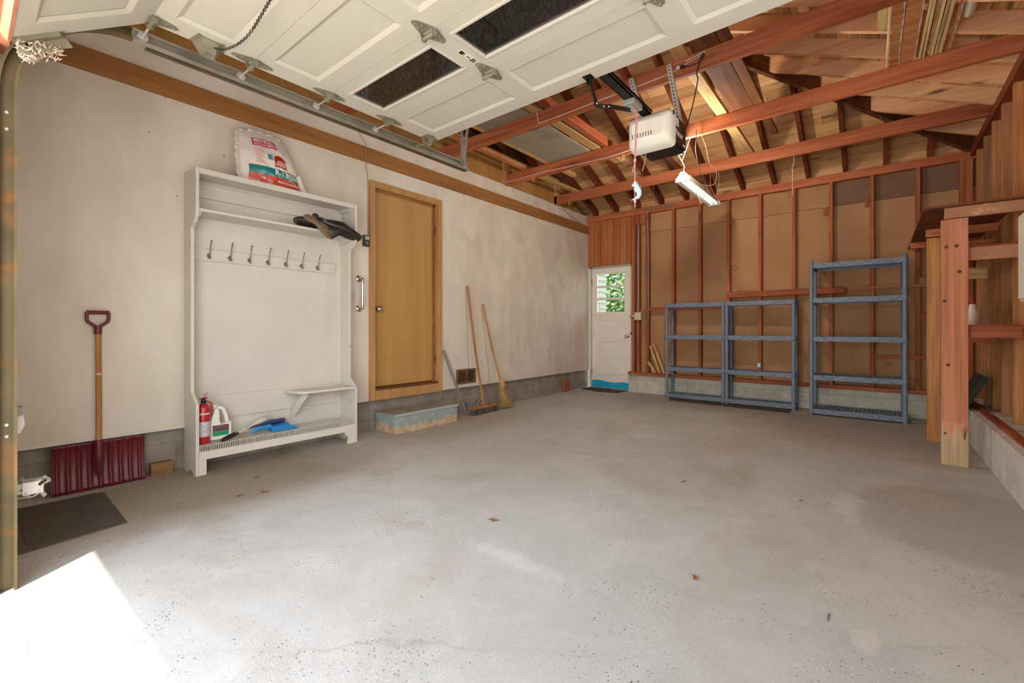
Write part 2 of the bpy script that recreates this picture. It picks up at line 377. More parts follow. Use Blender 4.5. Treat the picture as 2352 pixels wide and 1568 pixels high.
M['ivory'] = plain('ivory_box', (208, 196, 168), 0.5, var=0.1)
M['grille'] = plain('brown_register', (122, 88, 60), 0.5, 0.2, var=0.15)
M['dark'] = plain('dark_recess', (20, 16, 13), 0.9, var=0.1)
M['greysheet'] = plain('grey_sheet', (146, 134, 118), 0.9, var=0.15, vscale=4, dirt=(120, 104, 86), dscale=2, dthr=0.58)
M['glass'] = glass('clear_glass')
M['glass_dusty'] = glass('dusty_glass', (0.97, 0.96, 0.95), dust=(190, 180, 172))
M['shingle'] = plain('roof_shingles', (82, 78, 74), 0.95, var=0.3, vscale=30)
M['driveway'] = plain('driveway_concrete', (222, 216, 206), 0.9, var=0.1, vscale=2)
M['grass'] = plain('lawn', (92, 120, 56), 0.95, var=0.35, vscale=4)
M['siding'] = plain('house_siding', (196, 196, 190), 0.7, var=0.05)
M['siding_grey'] = plain('neighbour_siding', (128, 128, 124), 0.8, var=0.05)
M['bark'] = wood('bark', (70, 54, 40), (112, 90, 70), 'Z', knots=0.0)
M['webs'] = plain('nest_fibre', (214, 190, 168), 0.9, var=0.3, vscale=40)
M['orangejamb'] = plain('orange_jamb_paint', (206, 132, 96), 0.7, var=0.15, dirt=(150, 84, 52), dscale=14, dthr=0.66)
M['leafdry'] = plain('dry_leaf', (150, 96, 58), 0.8, var=0.3, vscale=20)
M['chainmetal'] = plain('dark_chain', (70, 62, 52), 0.4, 0.8, var=0.2)
M['capred'] = plain('red_cap', (160, 40, 36), 0.4, var=0.05)
M['darkgreen'] = plain('dark_slab', (44, 48, 44), 0.7, var=0.2)
def leaf_mat():
    m, nt, b = new_mat('tree_leaves')
    gm = nd(nt, 'ShaderNodeNewGeometry')
    r = ramp(nt, [(0.0, sc((44, 74, 28))), (0.5, sc((70, 104, 46))), (1.0, sc((112, 136, 80)))]); lk(nt, gm, 'Random Per Island', r, 0)
    lk(nt, r, 0, b, 'Base Color'); b.inputs['Roughness'].default_value = 0.5
    b.inputs['Transmission Weight'].default_value = 0.0
    return m
M['leaf'] = leaf_mat()

# ------------------------------------------------------------------ mesh helpers
def wloc(o):
    v = Vector((0, 0, 0))
    while o is not None:
        v += Vector(o.location); o = o.parent
    return v

class MB:
    def __init__(s): s.v = []; s.f = []; s.sm = []; s.mi = []; s.m = 0
    def add(s, vs, fs, smooth=False):
        n = len(s.v); s.v += [Vector(p) for p in vs]
        for f in fs: s.f.append([i+n for i in f]); s.sm.append(smooth); s.mi.append(s.m)
        return s
    def box(s, x0, x1, y0, y1, z0, z1):
        x0, x1 = min(x0, x1), max(x0, x1); y0, y1 = min(y0, y1), max(y0, y1); z0, z1 = min(z0, z1), max(z0, z1)
        return s.add([(x0,y0,z0),(x1,y0,z0),(x1,y1,z0),(x0,y1,z0),(x0,y0,z1),(x1,y0,z1),(x1,y1,z1),(x0,y1,z1)],
                     [(3,2,1,0),(4,5,6,7),(0,1,5,4),(1,2,6,5),(2,3,7,6),(3,0,4,7)])
    def hexa(s, a, b):   # two quads (lists of 4 pts), b above a
        return s.add(list(a)+list(b), [(3,2,1,0),(4,5,6,7),(0,1,5,4),(1,2,6,5),(2,3,7,6),(3,0,4,7)])
    def beam(s, p, q, w, hgt, up=(0, 0, 1)):   # box bar from p to q, w sideways, hgt along up, centred
        p, q = Vector(p), Vector(q); d = (q-p).normalized(); up = Vector(up)
        side = d.cross(up)
        if side.length < 1e-5: side = d.cross(Vector((0, 1, 0)))
        side.normalize(); u = side.cross(d).normalized()
        def quad(c): return [c-side*w/2-u*hgt/2, c+side*w/2-u*hgt/2, c+side*w/2+u*hgt/2, c-side*w/2+u*hgt/2]
        a, b = quad(p), quad(q)
        return s.add(a+b, [(0,1,2,3),(7,6,5,4),(1,0,4,5),(2,1,5,6),(3,2,6,7),(0,3,7,4)])
    def prism(s, pts, vec):   # planar outline extruded
        n = len(pts); vec = Vector(vec); pts = [Vector(p) for p in pts]
        fs = [tuple(range(n))[::-1], tuple(range(n, 2*n))]
        fs += [(i, (i+1) % n, (i+1) % n+n, i+n) for i in range(n)]
        return s.add(pts+[p+vec for p in pts], fs)
    def tube(s, pts, r, seg=8, cap=True, smooth=True):
        pts = [Vector(p) for p in pts]; n = len(pts)
        rr = r if isinstance(r, (list, tuple)) else [r]*n
        vs = []; prev = None
        for i, p in enumerate(pts):
            d = (pts[min(i+1, n-1)]-pts[max(i-1, 0)])
            d = d.normalized() if d.length > 1e-9 else Vector((0, 0, 1))
            if prev is None:
                a = d.cross(Vector((0, 0, 1)))
                if a.length < 1e-3: a = d.cross(Vector((1, 0, 0)))
                a.normalize()
            else:
                a = prev-d*prev.dot(d)
                a = a.normalized() if a.length > 1e-6 else d.orthogonal().normalized()
            prev = a; b = d.cross(a)
            vs += [p+(a*cos(2*pi*k/seg)+b*sin(2*pi*k/seg))*rr[i] for k in range(seg)]
        fs = [(i*seg+k, i*seg+(k+1) % seg, (i+1)*seg+(k+1) % seg, (i+1)*seg+k) for i in range(n-1) for k in range(seg)]
        s.add(vs, fs, smooth)
        if cap: s.add(vs[:seg], [tuple(range(seg))[::-1]]); s.add(vs[-seg:], [tuple(range(seg))])
        return s
    def cyl(s, p, q, r, seg=16, r2=None):
        return s.tube([p, q], [r, r if r2 is None else r2], seg)
    def lathe(s, prof, c, axis=(0, 0, 1), seg=20, cap=True):
        ax = Vector(axis).normalized(); a = ax.orthogonal().normalized(); b = ax.cross(a); c = Vector(c)
        vs = []
        for r, z in prof: vs += [c+ax*z+(a*cos(2*pi*k/seg)+b*sin(2*pi*k/seg))*r for k in range(seg)]
        n = len(prof)
        fs = [(i*seg+k, i*seg+(k+1) % seg, (i+1)*seg+(k+1) % seg, (i+1)*seg+k) for i in range(n-1) for k in range(seg)]
        s.add(vs, fs, True)
        if cap: s.add(vs[:seg], [tuple(range(seg))[::-1]]); s.add(vs[-seg:], [tuple(range(seg))])
        return s
    def sweep(s, prof, path, binorm):   # prof: list of (n, b) in frame; path in a plane whose normal is binorm
        path = [Vector(p) for p in path]; bn = Vector(binorm); n = len(path); m = len(prof); vs = []
        for i, p in enumerate(path):
            d = (path[min(i+1, n-1)]-path[max(i-1, 0)]).normalized(); nn = bn.cross(d)
            vs += [p+nn*u+bn*w for u, w in prof]
        fs = [(i*m+k, i*m+(k+1) % m, (i+1)*m+(k+1) % m, (i+1)*m+k) for i in range(n-1) for k in range(m)]
        fs += [tuple(range(m))[::-1], tuple(range((n-1)*m, n*m))]
        return s.add(vs, fs)
    def torus(s, c, R, r, ax=(0, 0, 1), seg=14, sub=6, stretch=None):
        ax = Vector(ax).normalized(); a = (Vector(stretch).normalized() if stretch else ax.orthogonal().normalized()); b = ax.cross(a); c = Vector(c)
        k = 1.5 if stretch else 1.0; vs = []
        for i in range(seg):
            t = 2*pi*i/seg; d = a*cos(t)+b*sin(t); p = c+a*cos(t)*R*k+b*sin(t)*R
            vs += [p+(d*cos(2*pi*j/sub)+ax*sin(2*pi*j/sub))*r for j in range(sub)]
        fs = [(i*sub+j, ((i+1) % seg)*sub+j, ((i+1) % seg)*sub+(j+1) % sub, i*sub+(j+1) % sub) for i in range(seg) for j in range(sub)]
        return s.add(vs, fs, True)
    def build(s, name, mat, parent=None, bevel=0.0, local=False, fix=True):
        off = wloc(parent) if (parent is not None and not local) else Vector((0, 0, 0))
        me = bpy.data.meshes.new(name)
        me.from_pydata([tuple(p-off) for p in s.v], [], s.f)
        me.polygons.foreach_set('use_smooth', s.sm); me.polygons.foreach_set('material_index', s.mi)
        if fix:
            bm = bmesh.new(); bm.from_mesh(me); bmesh.ops.recalc_face_normals(bm, faces=bm.faces); bm.to_mesh(me); bm.free()
        for mm in (mat if isinstance(mat, (list, tuple)) else [mat]): me.materials.append(mm if not isinstance(mm, str) else M[mm])
        o = bpy.data.objects.new(name, me); COL.objects.link(o)
        if parent is not None: o.parent = parent
        if bevel:
            md = o.modifiers.new('bevel', 'BEVEL'); md.width = bevel; md.segments = 2; md.limit_method = 'ANGLE'; md.angle_limit = radians(40)
        return o

def B(*a): return MB().box(*a)

def empty(name, loc):
    o = bpy.data.objects.new(name, None); COL.objects.link(o); o.location = loc; o.empty_display_size = 0.1
    return o

def tag(o, label, cat, group=None):
    o['label'] = label; o['category'] = cat
    if group: o['group'] = group
    return o

def thing(name, loc, label, cat, group=None): return tag(empty(name, loc), label, cat, group)

def struct(o): o['kind'] = 'structure'; return o

def origin(o, loc):   # move a single-mesh thing's origin to its base without moving it
    loc = Vector(loc)
    o.data.transform(Matrix.Translation(-loc)); o.location = loc
    return o

def copy_tree(o, parent=None):
    c = o.copy(); COL.objects.link(c)
    if parent is not None: c.parent = parent
    for ch in [x for x in bpy.data.objects if x.parent == o]: copy_tree(ch, c)
    return c

def text_mesh(txt, size, bold=0.0, align='LEFT'):
    cu = bpy.data.curves.new('txt', 'FONT'); cu.body = txt; cu.size = size; cu.align_x = align; cu.offset = bold; cu.resolution_u = 3
    ob = bpy.data.objects.new('txt', cu); COL.objects.link(ob)
    bpy.context.view_layer.update()
    dg = bpy.context.evaluated_depsgraph_get()
    me = bpy.data.meshes.new_from_object(ob.evaluated_get(dg))
    vs = [tuple(v.co) for v in me.vertices]; fs = [tuple(p.vertices) for p in me.polygons]
    bpy.data.objects.remove(ob); bpy.data.curves.remove(cu); bpy.data.meshes.remove(me)
    return vs, fs

def bez(p0, p1, p2, n=8):
    p0, p1, p2 = Vector(p0), Vector(p1), Vector(p2)
    return [(1-t)**2*p0+2*t*(1-t)*p1+t*t*p2 for t in [i/n for i in range(n+1)]]

def smoothpath(pts, n=6):
    pts = [Vector(p) for p in pts]; out = []
    P = [pts[0]]+pts+[pts[-1]]
    for i in range(1, len(P)-2):
        a, b, c, d = P[i-1], P[i], P[i+1], P[i+2]
        for k in range(n):
            t = k/n
            out.append(0.5*((2*b)+(c-a)*t+(2*a-5*b+4*c-d)*t*t+(-a+3*b-3*c+d)*t**3))
    out.append(pts[-1]); return out

# ------------------------------------------------------------------ the setting
XW, YB, XR = -3.90, 6.95, 0.80      # left wall face, back sheathing face, right stud face
PZ = 2.95                            # plate top
S = 0.42                             # roof slope
HIPX, HIPY, RIDY = 0.79, 6.87, 3.45
EAVE = 0.53
def roofz(d): return PZ + S*d        # rafter underside at plan distance d inside the plate line

fl = struct(B(-4.1, 0.95, -0.02, 7.2, -0.12, 0.0).build('floor', 'floor'))
dw = struct(B(-9, 9, -14, -0.02, -0.14, -0.02).build('driveway', 'driveway'))
lawn = struct(B(-14, 12, 7.2, 26, -0.2, -0.1).build('lawn', 'grass'))

# left wall
wlm = MB()
for b in ((0.02, 2.60, 0.31, 2.965), (3.455, 6.94, 0.31, 2.965), (2.60, 3.455, 2.445, 2.965), (2.60, 3.455, 0.31, 0.40)): wlm.box(XW-0.03, XW, *b)
wl = struct(wlm.build('wall_left', 'wall'))
# openings are dressed by the door and its casing standing proud of the panel
B(-4.12, -3.965, 0.0, 7.05, 0.0, 0.32).build('foundation', 'found_l', wl)
B(-3.975, -3.955, 0.03, 7.0, 0.0, 0.10).build('footing', 'found_l', wl)
B(XW-0.005, XW+0.006, 0.03, 2.56, 0.305, 0.325).build('bottom_strip', 'white_old', wl)
B(-4.06, XW-0.03, 0.02, 6.94, 2.90, 2.945).build('wall_plate', 'trimwood', wl)
B(-4.06, -3.99, -0.1, 7.05, 0.3, 2.95).build('wall_core', 'white_old', wl)
tb = MB(); tb.box(XW, XW+0.022, 0.06, 0.365, 2.656, 2.80); tb.box(XW, XW+0.022, 0.369, 6.95, 2.656, 2.80)
struct(tb.build('trim_1', 'trimwood', bevel=0.002))

# front wall with the vehicle opening (camera stands in it)
wf = struct(B(-4.0, -2.74, -0.10, 0.06, 0.0, 2.93).build('wall_front', 'wall'))
B(-2.74, 0.30, -0.10, -0.02, 2.30, 2.44).build('header', 'red_x', wf)  # kept low; the open gap above is made up to let daylight in
B(0.30, 0.95, -0.10, 0.03, 0.0, 3.02).build('front_panel', 'wall', wf)
B(-2.74, -2.643, -0.10, 0.10, 0.0, 2.3).build('jamb', 'orange_z', wf)
B(0.27, 0.30, -0.10, 0.085, 0.0, 2.3).build('jamb', 'orange_z', wf)
B(-2.745, -2.605, 0.062, 0.125, 2.13, 2.62).build('header_block', 'orangejamb', wf)

# back wall
wb = struct(B(-3.0, 1.0, YB, YB+0.02, 0.28, 2.56).build('wall_back', 'fiber'))
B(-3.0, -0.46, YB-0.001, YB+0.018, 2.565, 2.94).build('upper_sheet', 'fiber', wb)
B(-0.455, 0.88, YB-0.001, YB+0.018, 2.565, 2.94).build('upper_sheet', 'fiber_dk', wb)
B(-3.9, 0.88, 6.956, 6.975, 2.94, 3.06).build('rafter_blocking', 'plank_x', wb)
B(-4.1, 1.0, YB+0.03, YB+0.14, 2.1, 3.02).build('outer_boards', 'siding', wb)
B(-3.14, 1.0, YB+0.03, YB+0.14, 0.0, 2.1).build('outer_boards', 'siding', wb)
B(-3.14, 0.64, 6.885, 7.05, 0.0, 0.275).build('foundation', 'found_b', wb)
B(-3.14, 0.64, 6.872, 6.885, 0.0, 0.085).build('footing', 'found_b', wb)
B(-3.14, 0.88, 6.85, 6.95, 0.275, 0.325).build('sill_plate', 'red_x', wb, bevel=0.002)
B(-3.9, 0.88, 6.86, 6.95, 2.85, 2.945).build('top_plate', 'red_x', wb, bevel=0.002)
for x in (-3.075, -2.99, -2.835, -2.43, -2.04, -1.65, -1.255, -0.862, -0.466, -0.066, 0.342, 0.70):
    B(x, x+0.04, 6.86, 6.95, 0.325, 2.85).build('stud', 'red_z', wb, bevel=0.002)
B(-1.65, -0.30, 6.815, 6.858, 1.452, 1.535).build('blocking', 'red_x', wb, bevel=0.03)
B(-0.27, 0.66, 6.835, 6.859, 1.496, 1.524).build('batten', 'orange_x', wb)
B(0.37, 0.66, 6.84, 6.86, 1.53, 1.60).build('pale_block', 'pale_x', wb)
B(-2.835, -1.66, 6.83, 6.858, 1.305, 1.355).build('batten', 'red_x', wb)
B(-0.066, 0.66, 6.835, 6.859, 0.675, 0.712).build('batten', 'red_x', wb)
B(0.382, 0.70, 6.88, 6.95, 1.13, 1.22).build('blocking', 'red_x', wb)
for x, z in ((-0.52, 2.44), (-0.11, 2.48), (-0.53, 1.70), (-0.115, 1.74), (0.33, 1.9)):
    B(x, x+0.035, 6.83, 6.86, z, z+0.10).build('cleat', 'red_z', wb, bevel=0.004)
for x in (-1.60, -1.52):
    MB().tube([(x, 6.945, 1.90), (x+0.01, 6.93, 1.90), (x+0.055, 6.93, 1.905), (x+0.055, 6.93, 1.86), (x, 6.93, 1.855), (x, 6.93, 1.90)], 0.003, 5).build('wire_clip', 'conduit', wb) if x < -1.55 else None
MB().prism([(-3.9, 6.90, 2.09), (-3.03, 6.90, 2.09), (-3.03, 6.90, 2.70), (-2.84, 6.90, 2.70), (-2.84, 6.90, 2.86), (-3.9, 6.90, 2.94)], (0, 0.03, 0)).build('header_panel', 'ply_z', wb)
gb = MB()
for x in (-3.78, -3.66, -3.54, -3.42, -3.30, -3.18): gb.box(x, x+0.004, 6.8985, 6.9005, 2.09, 2.93)
gb.build('groove', 'dark', wb)

# right wall: kerb, plate, studs, sheathing
wm = MB()
for b in ((0.03, 0.9, 0.30, 3.0), (2.9, 6.95, 0.30, 3.0), (0.9, 2.9, 0.30, 0.95), (0.9, 2.9, 2.25, 3.0)): wm.box(0.89, 0.91, *b)
wr = struct(wm.build('wall_right', 'oldstud_z'))
wn = struct(empty('added_window', (0.9, 1.9, 0.95)))  # unseen window, added so daylight reaches the middle of the room
fm = MB()
for b in ((0.9, 2.9, 0.95, 1.0), (0.9, 2.9, 2.2, 2.25), (0.9, 0.95, 1.0, 2.2), (2.85, 2.9, 1.0, 2.2), (1.88, 1.92, 1.0, 2.2)): fm.box(0.86, 0.94, *b)
fm.build('window_frame', 'white', wn); B(0.898, 0.902, 0.95, 2.85, 1.0, 2.2).build('pane', 'glass', wn)
B(0.64, 0.95, 0.03, 6.95, 0.0, 0.30).build('foundation', 'found_r', wr)
B(0.69, 0.74, 3.0, 6.80, 0.30, 0.32).build('kerb_strip', 'red_y', wr)
B(0.78, 0.90, 0.03, 6.95, 2.87, 2.95).build('top_plate', 'rafter_y', wr)
ys = [6.62-0.405*k for k in range(15)]
for i, y in enumerate(ys):
    if 0.86 < y < 2.88: continue
    B(XR, 0.89, y, y+0.045, 0.30, 2.87).build('stud', ('oldstud_z' if i % 2 else 'orange_z'), wr, bevel=0.002)
B(0.74, 0.80, 6.87, 6.95, 0.3, 2.87).build('stud', 'red_z', wr)

# roof
ce = struct(empty('ceiling', (0, 3.45, PZ)))
RX = [0.46-0.382*k for k in range(18)]
TH = 0.14
def rafter_y(x, ya, yb, da, db, mat='rafter_y', w=0.042, dep=TH, name='rafter'):
    za, zb = roofz(da), roofz(db)
    MB().hexa([(x-w/2, ya, za), (x+w/2, ya, za), (x+w/2, yb, zb), (x-w/2, yb, zb)], [(x-w/2, ya, za+dep), (x+w/2, ya, za+dep), (x+w/2, yb, zb+dep), (x-w/2, yb, zb+dep)]).build(name, mat, ce)
def rafter_x(y, xa, xb, da, db, mat='rafter_x', w=0.042, dep=0.19, name='rafter'):
    za, zb = roofz(da), roofz(db)
    MB().hexa([(xa, y-w/2, za), (xa, y+w/2, za), (xb, y+w/2, zb), (xb, y-w/2, zb)], [(xa, y-w/2, za+dep), (xa, y+w/2, za+dep), (xb, y+w/2, zb+dep), (xb, y-w/2, zb+dep)]).build(name, mat, ce)
DM = HIPY-RIDY
for x in RX:
    dm = min(DM, HIPX-x) if x > HIPX-DM else DM
    rafter_y(x, HIPY+0.12, HIPY-dm, -0.12, dm)                       # back slope
    rafter_y(x, 0.03-EAVE, 0.03+dm, -EAVE, dm)                       # front slope
y = 6.42
while y > 0.1:
    d = min(HIPY-y, y-0.03)
    rafter_x(y, HIPX+0.12, HIPX-d, -0.12, d)
    y -= 0.40
for sgn, y0 in ((-1, HIPY), (1, 0.03)):                              # hip rafters
    p, q = Vector((HIPX, y0, roofz(0)+0.06)), Vector((HIPX-DM, y0+sgn*DM, roofz(DM)+0.06))
    MB().beam(p, q, 0.045, 0.18).build('hip_rafter', 'rafter_x' if False else 'dark_y', ce)
B(-6.2, HIPX-DM, RIDY-0.02, RIDY+0.02, roofz(DM)-0.03, roofz(DM)+0.16).build('ridge_board', 'red_x', ce)
def planks(kind):
    mb = MB(); step = 0.145; d = -EAVE
    while d < DM:
        d2 = min(d+step-0.005, DM)
        z1, z2 = roofz(d)+TH, roofz(d2)+TH; t = 0.02
        if kind in ('back', 'front'):
            yy = (lambda q: HIPY-q) if kind == 'back' else (lambda q: 0.03+q)
            xs = sorted([-6.2]+[random.uniform(-5.5, -0.2) for _ in range(2)])
            ends1 = xs[1:]+[HIPX-d]; ends2 = xs[1:]+[HIPX-d2]
            for i, xa in enumerate(xs):
                e1, e2 = ends1[i], ends2[i]
                if i == len(xs)-1:
                    if e2 < xa: continue
                else:
                    if e1 > HIPX-d2: continue
                    e1 -= 0.004; e2 -= 0.004
                mb.hexa([(xa, yy(d), z1), (e1, yy(d), z1), (e2, yy(d2), z2), (xa, yy(d2), z2)], [(xa, yy(d), z1+t), (e1, yy(d), z1+t), (e2, yy(d2), z2+t), (xa, yy(d2), z2+t)])
        else:
            a, b = 0.03+d, HIPY-d; a2, b2 = 0.03+d2, HIPY-d2
            ms = sorted(random.uniform(0.3, 6.5) for _ in range(2)); ms = [m for m in ms if a2+0.2 < m < b2-0.2]
            c1 = [a]+ms+[b]; c2 = [a2]+ms+[b2]
            for i in range(len(c1)-1):
                g = 0.003
                mb.hexa([(HIPX-d, c1[i]+g, z1), (HIPX-d, c1[i+1]-g, z1), (HIPX-d2, c2[i+1]-g, z2), (HIPX-d2, c2[i]+g, z2)],
                        [(HIPX-d, c1[i]+g, z1+t), (HIPX-d, c1[i+1]-g, z1+t), (HIPX-d2, c2[i+1]-g, z2+t), (HIPX-d2, c2[i]+g, z2+t)])
        d += step
    mb.build('roof_planks', 'plank_y' if kind == 'right' else 'plank_x', ce)
for k in ('back', 'right', 'front'): planks(k)
rc = MB(); o2 = TH+0.025; e = EAVE+0.02
zE, zR = roofz(-e)+o2, roofz(DM)+o2+0.02
rc.add([(-6.2, HIPY+e, zE), (HIPX+e, HIPY+e, zE), (HIPX-DM, RIDY, zR), (-6.2, RIDY, zR), (HIPX+e, 0.03-e, zE), (-6.2, 0.03-e, zE)], [(0, 1, 2, 3), (1, 4, 2), (4, 5, 3, 2)])
ro = rc.build('roof_cover', 'shingle', ce)
md = ro.modifiers.new('solid', 'SOLIDIFY'); md.thickness = 0.02; md.offset = 1
B(-6.25, -6.2, -0.6, 7.5, 2.5, 4.7).build('attic_end', 'shingle', ce)
B(-6.2, -4.0, -0.1, 7.1, 2.88, 2.93).build('attic_floor', 'ply_y', ce)
B(-6.2, -4.0, -0.12, -0.08, 2.5, 3.1).build('eave_board', 'siding', ce)
B(-6.2, -4.0, 7.05, 7.09, 2.5, 3.1).build('eave_board', 'siding', ce)
om = MB()
for b in ((-0.1, 0.9, 0.3, 3.05), (2.9, 7.1, 0.3, 3.05), (0.9, 2.9, 0.3, 0.95), (0.9, 2.9, 2.25, 3.05)): om.box(0.91, 0.95, *b)
om.build('outer_boards', 'siding', wr)
B(-6.2, 1.36, -0.535, -0.505, 2.70, 2.90).build('unseen_fascia', 'siding', ce)  # unseen board added to give the sun patch a straight shadow edge
B(1.33, 1.36, -0.5, 7.4, 2.70, 2.90).build('unseen_fascia', 'siding', ce)
B(-6.2, 1.36, 7.41, 7.44, 2.70, 2.90).build('unseen_fascia', 'siding', ce)
# low plywood screen between garage and house attic
pw = struct(B(-3.935, -3.915, 0.1, 5.87, 2.965, 3.31).build('wall_attic', 'ply_y'))
MB().prism([(-3.935, 5.91, 2.965), (-3.935, 6.75, 2.965), (-3.935, 6.3, 3.16), (-3.935, 5.91, 3.31)], (0.02, 0, 0)).build('end_panel', 'ply_y', pw)
B(-3.93, -3.84, 1.0, 5.9, 3.30, 3.34).build('top_rail', 'pale_y', pw)
for y in (4.62, 5.87): B(-3.915, -3.875, y, y+0.09, 2.965, 3.30).build('stud', 'pale_z', pw)

# back door
d2 = struct(empty('door_2', (-3.55, 7.0, 0)))
dx0, dx1 = -3.875, -3.145
zs = MB()
zs.box(dx0, dx0+0.10, 6.995, 7.035, 0.01, 2.06); zs.box(dx1-0.125, dx1, 6.995, 7.035, 0.01, 2.06)
for z0, z1 in ((1.96, 2.06), (1.165, 1.31), (0.80, 0.89), (0.52, 0.60), (0.24, 0.30), (0.01, 0.10)): zs.box(dx0+0.10, dx1-0.125, 6.995, 7.035, z0, z1)
lf = zs.build('leaf', 'doorwhite', d2, bevel=0.004)
pn = MB()
for z0, z1 in ((0.89, 1.165), (0.60, 0.80), (0.30, 0.52), (0.10, 0.24)): pn.box(dx0+0.10, dx1-0.125, 7.006, 7.028, z0, z1)
pn.build('panel', 'doorwhite', d2)
mu = MB()
for z in (1.532, 1.745): mu.box(dx0+0.10, dx1-0.125, 6.995, 7.035, z-0.016, z+0.016)
mu.build('muntin', 'doorwhite', d2, bevel=0.003)
B(dx0+0.09, dx1-0.115, 7.013, 7.017, 1.30, 1.97).build('pane', 'glass', d2)
bs = MB(); n = 14
top = [(dx0+0.004+(dx1-dx0-0.008)*i/n, 6.993, 0.115+0.012*sin(i*0.7)+0.01*(i < 8)) for i in range(n+1)]
bot = [(dx0+0.004+(dx1-dx0-0.008)*i/n, 6.993, 0.012+0.006*sin(i*1.9)) for i in range(n+1)]
bs.prism(bot+top[::-1], (0, 0.0015, 0)); bs.build('blue_band', 'blue_strip', d2)
MB().lathe([(0.026, 0), (0.026, 0.006), (0.012, 0.01), (0.010, 0.035), (0.024, 0.045), (0.029, 0.058), (0.024, 0.07), (0.0, 0.073)], (dx1-0.062, 6.995, 0.895), (0, -1, 0)).build('door_knob', 'chrome', d2)
for z in (0.28, 1.83): B(dx0-0.012, dx0+0.006, 6.985, 6.997, z-0.045, z+0.045).build('door_hinge', 'nickel', d2)
B(dx0-0.035, dx0-0.004, 6.97, 7.05, 0.0, 2.10).build('door_frame', 'white', d2)
B(dx1+0.004, dx1+0.02, 6.97, 7.05, 0.0, 2.10).build('door_frame', 'white', d2)
B(dx0-0.035, dx1+0.02, 6.97, 7.05, 2.064, 2.10).build('door_frame', 'white', d2)
B(dx1+0.005, dx1+0.022, 6.955, 6.975, 0.95, 1.22).build('weather_strip', 'white', d2)
B(dx0, dx1, 6.97, 7.08, 0.0, 0.011).build('threshold', 'greybox', d2)
MB().tube([(dx1+0.01, 6.95, 0.955), (dx1+0.03, 6.93, 0.94), (dx1+0.05, 6.94, 0.925)], 0.012, 8).build('latch', 'blackmetal', d2)

# house door in the left wall
d1 = struct(empty('door_1', (XW, 3.0, 0.31)))
y0, y1, zt, zb = 2.555, 3.50, 2.49, 0.305
B(XW-0.01, XW+0.026, y0, y0+0.062, zb, zt).build('casing', 'casing', d1, bevel=0.003)
B(XW-0.01, XW+0.026, y1-0.062, y1, zb, zt).build('casing', 'casing', d1, bevel=0.003)
B(XW-0.01, XW+0.028, y0+0.062, y1-0.062, zt-0.062, zt).build('casing', 'casing', d1, bevel=0.003)
B(XW-0.01, XW+0.028, y0+0.062, y1-0.062, zb, zb+0.10).build('threshold_board', 'casing', d1, bevel=0.003)
B(XW-0.085, XW+0.035, y0+0.062, y1-0.062, zb+0.10, zb+0.122).build('sill', 'dark_y', d1, bevel=0.004)
for ya, yb in ((y0+0.04, y0+0.058), (y1-0.058, y1-0.04)): B(XW-0.09, XW+0.004, ya, yb, zb+0.10, zt-0.05).build('door_jamb', 'casing', d1)
B(XW-0.09, XW+0.004, y0+0.05, y1-0.05, zt-0.06, zt-0.045).build('door_jamb', 'casing', d1)
B(XW-0.045, XW-0.032, y1-0.085, y1-0.058, zb+0.122, zt-0.06).build('door_stop', 'trimwood', d1)
B(XW-0.045, XW-0.032, y0+0.058, y0+0.075, zb+0.122, zt-0.06).build('door_stop', 'trimwood', d1)
B(XW-0.045, XW-0.032, y0+0.058, y1-0.058, zt-0.08, zt-0.06).build('door_stop', 'trimwood', d1)
B(XW-0.088, XW-0.048, y0+0.06, y1-0.062, zb+0.128, zt-0.063).build('leaf', 'door_ochre', d1, bevel=0.002)
MB().lathe([(0.03, 0), (0.03, 0.006), (0.013, 0.012), (0.012, 0.036), (0.027, 0.046), (0.031, 0.06), (0.025, 0.072), (0, 0.076)], (XW-0.048, 2.675, 1.22), (1, 0, 0)).build('door_knob', 'chrome', d1)
for z in (0.62, 2.1): B(XW-0.032, XW-0.02, y1-0.062, y1-0.05, z, z+0.09).build('door_hinge', 'dark_y', d1)

# ------------------------------------------------------------------ overhead garage door
DZ = 2.38
gd = thing('garage_door', (-1.14, 1.2, DZ), 'raised cream panelled overhead garage door with a row of windows', 'garage door')
X0, X1 = -2.51, 0.23
PAN = [(-2.385, -1.655), (-1.53, -0.757), (-0.635, 0.11)]
SEG = [(1.768, 2.18, 'plain'), (1.357, 1.766, 'window'), (0.945, 1.355, 'plain'), (0.534, 0.943, 'plain'), (0.03, 0.531, 'bottom')]
piv = Vector((0, 0.533, DZ+0.005))
ROT = Matrix.Translation(piv) @ Matrix.Rotation(radians(34.5), 4, 'X') @ Matrix.Translation(-piv)
def xf(mb): mb.v = [ROT @ p for p in mb.v]; return mb
def hinge_mb(cx, cy, wide=0.042):
    a = MB()
    for sg in (-1, 1):
        pts = [(cx-wide, cy+sg*0.012, DZ-0.004), (cx-wide*0.35, cy+sg*0.088, DZ-0.004), (cx-wide*0.1, cy+sg*0.10, DZ-0.004), (cx+wide*0.35, cy+sg*0.088, DZ-0.004), (cx+wide, cy+sg*0.012, DZ-0.004)]
        a.prism(pts, (0, 0, 0.003))
        for q in ((cx-0.004, cy+sg*0.08), (cx-0.016, cy+sg*0.05), (cx+0.012, cy+sg*0.05)):
            a.lathe([(0.006, 0), (0.006, 0.003), (0.003, 0.005)], (q[0], q[1], DZ-0.004), (0, 0, -1), 8)
    for sx in (-wide+0.004, wide-0.008): a.prism([(cx+sx, cy-0.022, DZ-0.004), (cx+sx, cy+0.022, DZ-0.004), (cx+sx, cy+0.012, DZ-0.034), (cx+sx, cy-0.012, DZ-0.034)], (0.004, 0, 0))
    a.cyl((cx-wide-0.004, cy, DZ-0.022), (cx+wide+0.004, cy, DZ-0.022), 0.011, 12)
    return a
